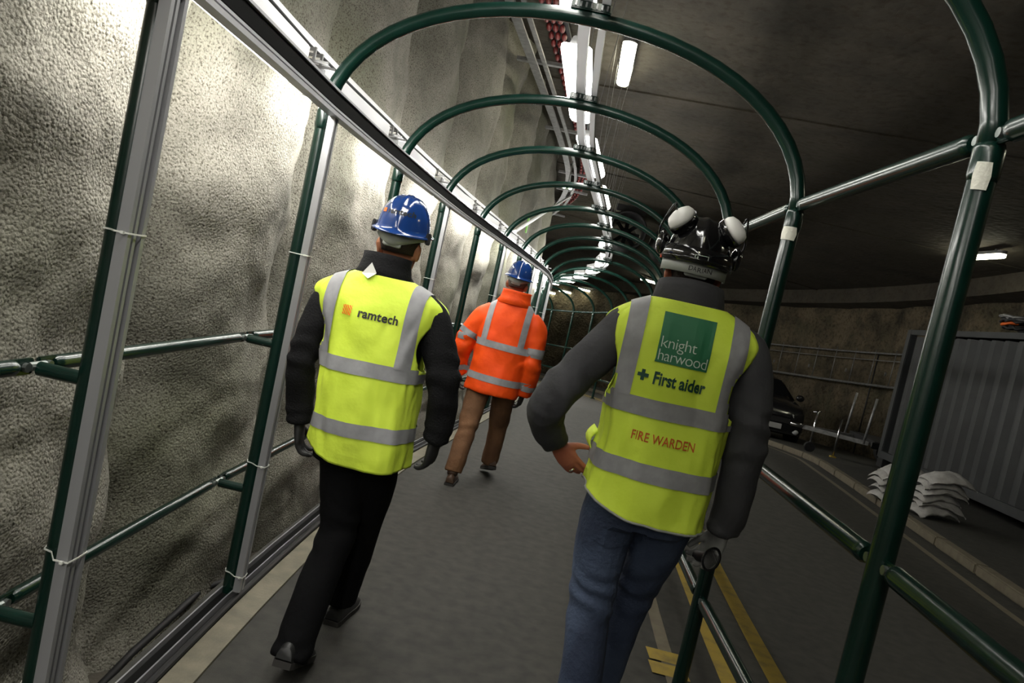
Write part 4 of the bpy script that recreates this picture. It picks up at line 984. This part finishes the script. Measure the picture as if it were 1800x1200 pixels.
# ---------------------------------------------------------------- person with black hat, hand on hip (right)
def person_b():
    armL = [(-.14, 0, 1.555), (-.225, -.03, 1.48), (-.378, -.11, 1.245), (-.382, -.04, 1.15), (-.338, .04, 1.065)]
    armR = [(.14, 0, 1.565), (.228, 0, 1.50), (.282, -.01, 1.26), (.296, .02, 1.07), (.292, .05, .90)]
    legL = [(-.09, 0, .96), (-.105, .01, .76), (-.095, .0, .56), (-.075, -.06, .33), (-.065, -.10, .06)]
    legR = [(.09, 0, .96), (.085, .08, .77), (.06, .16, .57), (.035, .20, .34), (.03, .25, .06)]
    hc = Vector((-.012, .045, 1.757)); hs = 1.04
    hdir = Vector((.62, .42, -.62)); hn = Vector((.45, -.35, .35))
    gs = head(hc, hs) + [stack([(.9, 0, 0, .14, .10), (1.1, 0, 0, .135, .09), (1.3, 0, 0, .15, .095), (1.5, 0, 0, .16, .09), (1.62, 0, 0, .085, .065)])]
    gs += [limb(a, [.055, .05, .043, .036, .029]) for a in (armL, armR)] + [limb(l, [.08, .075, .058, .048, .042]) for l in (legL, legR)]
    gs += hand(armL[-1], (.78, .10, -.72), (.2, .85, .30), -1, .22, 1.02, curls=(.15, .22, .3, .38), thumb=(.95, .25, .25)) + hand(armR[-1], (-.28, .10, -1), (-.75, -.55, .1), -1, .62, 1.18, spread=.22, thumb=(-.75, -.35, -.45), thin=.7)
    body = mobj('person', fuse(gs, .0055, 2), 'skin_red'); root = body
    face_parts(root, hc, hs); hair_cap(root, hc, 'hair', hs)
    w = Vector(armL[-1]); d = Vector((.78, .10, -.72)).normalized()
    rg = w + d * .100 + Vector((.0, -.012, -.012)); G().loft([rg - d * .003, rg + d * .003], .0115, seg=14).obj('ring', 'gold', root, smooth=True)
    tors = stack([(.92, .0, 0, .17, .12), (1.05, .0, 0, .178, .125), (1.2, 0, 0, .178, .122), (1.36, 0, 0, .19, .122), (1.49, 0, -.005, .20, .115), (1.57, 0, -.005, .185, .102), (1.63, 0, -.005, .135, .09), (1.69, 0, 0, .082, .076)], power=2.3)
    me = fuse([tors, limb(armL, [.074, .078, .072, .066, .05]), limb(armR, [.072, .076, .068, .062, .056])], .009, 5)
    wrinkle(me, lambda co: fold(co, 4.5, 11, .016, 5) + crease(co, armL[2], .17, .008, 60, Vector((.8, .2, .6))) + crease(co, armR[2], .18, .006, 65) + crease(co, armL[4], .09, .006, 120, Vector((.7, 0, -.7))) + crease(co, armR[4], .1, .005, 100))
    mobj('jacket', me, 'grey_jacket', root)
    collar(root, [(-.01, -.005, 1.61), (-.01, -.004, 1.65), (-.012, .0, 1.685), (-.012, .004, 1.705)], [.120, .122, .116, .112], [.094, .098, .10, .098], 'grey_jacket', .014)
    me = fuse(hand(armR[-1], (-.28, .10, -1), (-.75, -.55, .1), -1, .62, 1.18, spread=.22, thumb=(-.75, -.35, -.45)) + [limb([Vector(armR[-1]) + Vector((0, 0, .06)), armR[-1]], [.037, .036], 6)], .0045, 2)
    mobj('glove', me, 'glove_grey', root)
    me = fuse([stack([(.86, 0, 0, .155, .125), (.95, 0, 0, .172, .13), (1.05, 0, 0, .168, .12), (1.12, 0, 0, .16, .11)]), limb(legL, [.104, .096, .080, .074, .072]), limb(legR, [.104, .094, .078, .070, .068])], .008, 4)
    wrinkle(me, lambda co: fold(co, 5, 12, .006, 4) + crease(co, (legL[2][0], -.05, .58), .17, .007, 85, Vector((.15, 0, 1))) + crease(co, (legR[2][0], .1, .6), .16, .006, 85) + crease(co, (-.05, -.1, .83), .14, .004, 55, Vector((.6, 0, 1))))
    jn = mobj('trousers', me, 'jeans', root); bj = bvh_of(me)
    for s in (-1, 1):
        vv, ff = grid2(s * .085 - .06, s * .085 + .06, .80, .93, 6, 6); vv = [(x, z - .02 * (1 - abs(x - s * .085) / .06) if z < .81 else z) for x, z in vv]; decal('back_pocket', 'jeans', vv, ff, bj, jn, .004)
    shoe(root, (-.065, -.18, -.038), (0, 1, 0), 'shoe_brown'); shoe(root, (.03, .17, -.038), (.02, 1, 0), 'shoe_brown')
    # vest
    secs = [(.925, .0, 0, .215, .158), (1.03, .0, 0, .214, .158), (1.14, .0, 0, .209, .154), (1.28, 0, 0, .209, .150), (1.40, 0, -.002, .222, .145), (1.50, 0, -.004, .252, .136), (1.555, 0, -.004, .255, .122), (1.605, 0, -.004, .205, .108), (1.645, -.004, -.004, .128, .100)]
    v, bv = vest(root, secs, .018, (1.41, 0.0, .125, .66), seed=7.0, hem=lambda c, s: -.02 * max(0, -s) ** 2 + .05 * max(0, -c) ** 2 - .015 * max(0, c), edge=True)
    ring_tape('reflective_tape', bv, v, lambda c, s: 1.285 + .002 * c, .060); ring_tape('reflective_tape', bv, v, lambda c, s: 1.075 - .0 * c, .060)
    brace_tape('reflective_tape', bv, v, lambda z: -.168, .060, 1.31, 1.48); brace_tape('reflective_tape', bv, v, lambda z: .172, .060, 1.31, 1.48)
    # bunched front edge of the vest at the hip
    g = G(); rows = [[Vector((-.205 - .022 * math.sin(PI * a / 6) - .006 * b, .03 + .02 * b, 1.145 - a * .014 + .004 * b)) for b in range(4)] for a in range(7)]; o = g.grid(rows).obj('vest_flap', 'hivis', v, smooth=True); so = o.modifiers.new('t', 'SOLIDIFY'); so.thickness = .004
    # prints
    vv, ff = grid2(-.085, .085, 1.437, 1.602, 14, 14); decal('print_panel', 'print_green', vv, ff, bv, v, .0035)
    for body_, zz, xx in (('knight', 1.487, -.080), ('harwood', 1.444, -.082)):
        tv, tf = text_mesh(body_, .056, -.0006, .92); decal('print_text', 'print_white', [(xx + p.x * (.94 if body_ == 'knight' else .86), zz + p.y * .95) for p in tv], tf, bv, v, .0055)
    for (a0, a1, b0, b1) in ((-.128, -.092, 1.380, 1.392), (-.116, -.104, 1.368, 1.404)):
        vv, ff = grid2(a0, a1, b0, b1, 3, 3); decal('print_cross', 'print_dkgreen', vv, ff, bv, v, .0035)
    tv, tf = text_mesh('First aider', .056, .0017, 1.0); decal('print_text', 'print_dkgreen', [(-.078 + p.x * .74, 1.366 + p.y) for p in tv], tf, bv, v, .0035)
    tv, tf = text_mesh('FIRE WARDEN', .043, .0004, 1.0); decal('print_text', 'print_red', [(-.105 + p.x * .76, 1.175 + p.y) for p in tv], tf, bv, v, .0035)
    # hat with raised ear defenders
    hat_c = hc + Vector((0, -.006, .052))
    hb, hv, MX = hard_hat(root, hat_c, 'black_hat', 1.05, tilt=(.02, .03, 0), ridge=True)
    rows = []
    for q in range(41):
        th = PI * .95 + q / 40 * PI * 1.1; ct, st = math.cos(th), math.sin(th); rows.append([MX @ (Vector((.108 * ct, .130 * st, z)) * 1.03) for z in (-.020, -.042, -.064)])
    bd = G().grid(rows).obj('sweat_band', 'band_grey', hb, smooth=True); so = bd.modifiers.new('t', 'SOLIDIFY'); so.thickness = .003; bb = bvh_of(bd.data)
    rows = []
    for q in range(41):
        th = PI * 1.02 + q / 40 * PI * .96; ct, st = math.cos(th), math.sin(th); rows.append([MX @ (Vector(((.119 - .03 * abs(z - .012)) * ct, .148 * st, z)) * 1.05) for z in (.020, -.006, -.030)])
    sk = G().grid(rows).obj('nape_skirt', 'black_hat', hb, smooth=True); so = sk.modifiers.new('t', 'SOLIDIFY'); so.thickness = .004
    tv, tf = text_mesh('DARIAN', .022, .0002, 1.08); bz = (MX @ Vector((0, -.134, -.056))).z
    decal('pen_writing', 'pen', [(hat_c.x - .032 + p.x * .9 + .0015 * math.sin(p.x * 160), bz + p.y + .002 * math.sin(p.x * 110)) for p in tv], tf, bb, bd, .0015)
    bs = bvh_of(sk.data); bz2 = (MX @ Vector((0, -.15, -.020))).z
    for (x0, x1, z0, z1) in ((-.022, .022, 0, .0015), (-.022, .022, .0155, .017), (-.022, -.0205, 0, .017), (.0205, .022, 0, .017), (-.019, -.016, .003, .008), (-.014, -.011, .004, .012), (-.006, .019, .002, .004)):
        vv, ff = grid2(x0, x1, bz2 + z0, bz2 + z1, 3, 1); decal('hat_sticker', 'print_white', [(hat_c.x + a, b) for a, b in vv], ff, bs, hb, .0015)
    for s in (-1, 1):
        e = empty('ear_defender', (0, 0, 0)); e.parent = hb
        cc = MX @ Vector((s * .078, -.062, .098)); ax = (Vector((s * .62, -.38, .62))).normalized()
        G().loft([cc - ax * .022, cc - ax * .012, cc + ax * .010], [.034, .044, .046], [.040, .052, .054], seg=22, ref=Vector((0, 0, 1))).obj('cushion', 'black_hat', e, smooth=True, auto=.8)
        G().loft([cc + ax * .008, cc + ax * .022, cc + ax * .036, cc + ax * .044, cc + ax * .047], [.042, .042, .036, .022, .004], [.050, .050, .043, .027, .004], seg=22, ref=Vector((0, 0, 1))).obj('cup', 'cup_white', e, smooth=True)
        pv = MX @ Vector((s * .128, .0, .022)); G().ball(pv, (.020, .034, .042), 14, 10).obj('pivot', 'black_hat', e, smooth=True)
        G().loft(spline([pv, pv + Vector((s * .018, -.01, .045)), cc + ax * .05 + Vector((s * .012, 0, .02)), cc + ax * .05], 12), .0035, seg=8, ref=Vector((0, 1, 0))).obj('arm', 'black_hat', e, smooth=True)
    root.location = (.358, 2.57, .038); root.rotation_euler = (0, 0, -.03)
    tag(root, 'person in a black hard hat, printed yellow vest and jeans, hand on hip', 'person')
    # torch held in the gloved hand
    bpy.context.view_layer.update()
    p = root.matrix_world @ (Vector(armR[-1]) + Vector((-.035, -.075, -.085)))
    ax = Vector((.25, -1, .28)).normalized(); tr_ = empty('hand_torch', p); tag(tr_, 'black torch with an oval lens held in the grey gloved hand', 'torch')
    G().loft([-ax * .10, -ax * .03, Vector((0, 0, 0)), ax * .012], [.016, .017, .024, .030], [.018, .02, .034, .042], seg=22, ref=Vector((.45, 0, 1))).obj('barrel', 'black', tr_, smooth=True, auto=.7)
    G().loft([ax * .008, ax * .018, ax * .020], [.030, .032, .026], [.042, .044, .036], seg=22, ref=Vector((.45, 0, 1)), cap=False).obj('bezel', 'black_hat', tr_, smooth=True, auto=.7)
    G().loft([ax * .010, ax * .012], [.027, .025], [.038, .036], seg=22, ref=Vector((.45, 0, 1))).obj('lens', 'cup_white', tr_, smooth=True)
person_b()

# ---------------------------------------------------------------- person in orange coat (ahead)
def person_c():
    armL = [(-.15, 0, 1.40), (-.235, -.01, 1.32), (-.32, .0, 1.10), (-.33, .06, .93), (-.31, .1, .83)]
    armR = [(.15, 0, 1.40), (.235, -.01, 1.31), (.265, -.02, 1.07), (.265, .03, .90), (.25, .06, .80)]
    legL = [(-.10, 0, .84), (-.105, -.06, .64), (-.10, -.14, .45), (-.10, -.22, .27), (-.105, -.27, .10)]
    legR = [(.10, 0, .84), (.105, .12, .64), (.105, .22, .46), (.105, .25, .28), (.105, .28, .12)]
    hc = Vector((-.02, .04, 1.675))
    gs = head(hc) + [stack([(.80, 0, 0, .13, .09), (1.0, 0, 0, .125, .085), (1.2, 0, 0, .14, .09), (1.4, 0, 0, .15, .085), (1.5, 0, 0, .08, .06)])]
    gs += [limb(a, [.05, .045, .04, .033, .027]) for a in (armL, armR)] + [limb(l, [.075, .07, .055, .045, .04]) for l in (legL, legR)] + hand(armL[-1], (.1, .15, -1), (.9, .2, .1), 1, .6, 1.12, thin=.7) + hand(armR[-1], (-.1, .15, -1), (-.9, .2, .1), -1, .6, 1.12, thin=.7)
    root = mobj('person', fuse(gs, .008, 2), 'skin_red'); face_parts(root, hc); hair_cap(root, hc, 'hair_grey')
    tors = stack([(.75, -.01, 0, .222, .165), (.85, -.005, 0, .22, .165), (1.0, 0, 0, .222, .16), (1.18, 0, 0, .225, .155), (1.32, 0, -.005, .225, .145), (1.42, 0, -.005, .205, .125), (1.49, 0, -.005, .15, .105), (1.53, 0, 0, .10, .09)], power=2.5)
    me = fuse([tors, limb(armL, [.085, .09, .082, .076, .07]), limb(armR, [.085, .09, .082, .076, .07])], .010, 5)
    wrinkle(me, lambda co: fold(co, 4.5, 11, .013, 9) + crease(co, armR[2], .2, .008, 50) + crease(co, armL[2], .2, .008, 50))
    me = me; ct = mobj('coat', me, 'hivis_orange', root); bv = bvh_of(tors.mesh('x')); bv = bvh_of(me)
    ring_tape('reflective_tape', bv, ct, lambda c, s: 1.15, .055, a0=PI * 1.04, a1=PI * 1.96); ring_tape('reflective_tape', bv, ct, lambda c, s: .875, .055, a0=PI * 1.04, a1=PI * 1.96)
    brace_tape('reflective_tape', bv, ct, lambda z: -.155, .05, 1.17, 1.34); brace_tape('reflective_tape', bv, ct, lambda z: .15, .05, 1.17, 1.34)
    for arm, sd in ((armL, -1), (armR, 1)):
        for fr in (.42, .80):
            sp_ = spline(arm, 41); k = int(fr * 40); a, b = sp_[k - 1], sp_[k + 1]; dd = (b - a).normalized(); rows = []
            for q in range(33):
                th = 2 * PI * q / 32; u = dd.cross(Vector((0, 1, 0))).normalized(); w = dd.cross(u); dv = u * math.cos(th) + w * math.sin(th); row = []
                for e in (-.024, 0, .024):
                    o = sp_[k] + dd * e; p, n, i, d = bv.ray_cast(o + dv * .14, -dv); row.append((p if p is not None else o + dv * .09) + dv * .004)
                rows.append(row)
            G().grid(rows).obj('sleeve_tape', 'tape', ct, smooth=True, fix=False)
    collar(root, [(0, -.005, 1.48), (0, .0, 1.53), (0, .005, 1.585), (0, .005, 1.61)], [.145, .115, .105, .108], [.115, .10, .098, .10], 'hivis_orange', .014)
    for arm, nrm, sd in ((armL, (.9, .2, .1), 1), (armR, (-.9, .2, .1), -1)):
        mobj('glove', fuse(hand(arm[-1], (sd * .1, .15, -1), nrm, sd, .6, 1.12), .005, 2), 'glove_dark', root)
    me = fuse([stack([(.74, 0, 0, .16, .12), (.84, 0, 0, .175, .125), (.95, 0, 0, .17, .115)]), limb(legL, [.105, .095, .08, .075, .072]), limb(legR, [.105, .095, .08, .075, .072])], .010, 4)
    wrinkle(me, lambda co: fold(co, 5, 12, .009, 2) + crease(co, legL[2], .2, .007, 55)); mobj('trousers', me, 'tan', root)
    shoe(root, (-.105, -.345, 0), (-.05, 1, 0), 'shoe_brown'); shoe(root, (.15, .20, .09), (-.35, 1, 0), 'shoe_brown', pitch=.30, cuff=False)
    hard_hat(root, hc + Vector((0, -.004, .056)), 'blue_hat', 1.0, tilt=(.05, .06, 0))
    root.location = (-.59, 6.0, gz(6.0)); root.rotation_euler = (0, .035, -.02)
    tag(root, 'person in a blue hard hat, orange coat and tan trousers walking further ahead', 'person')
person_c()
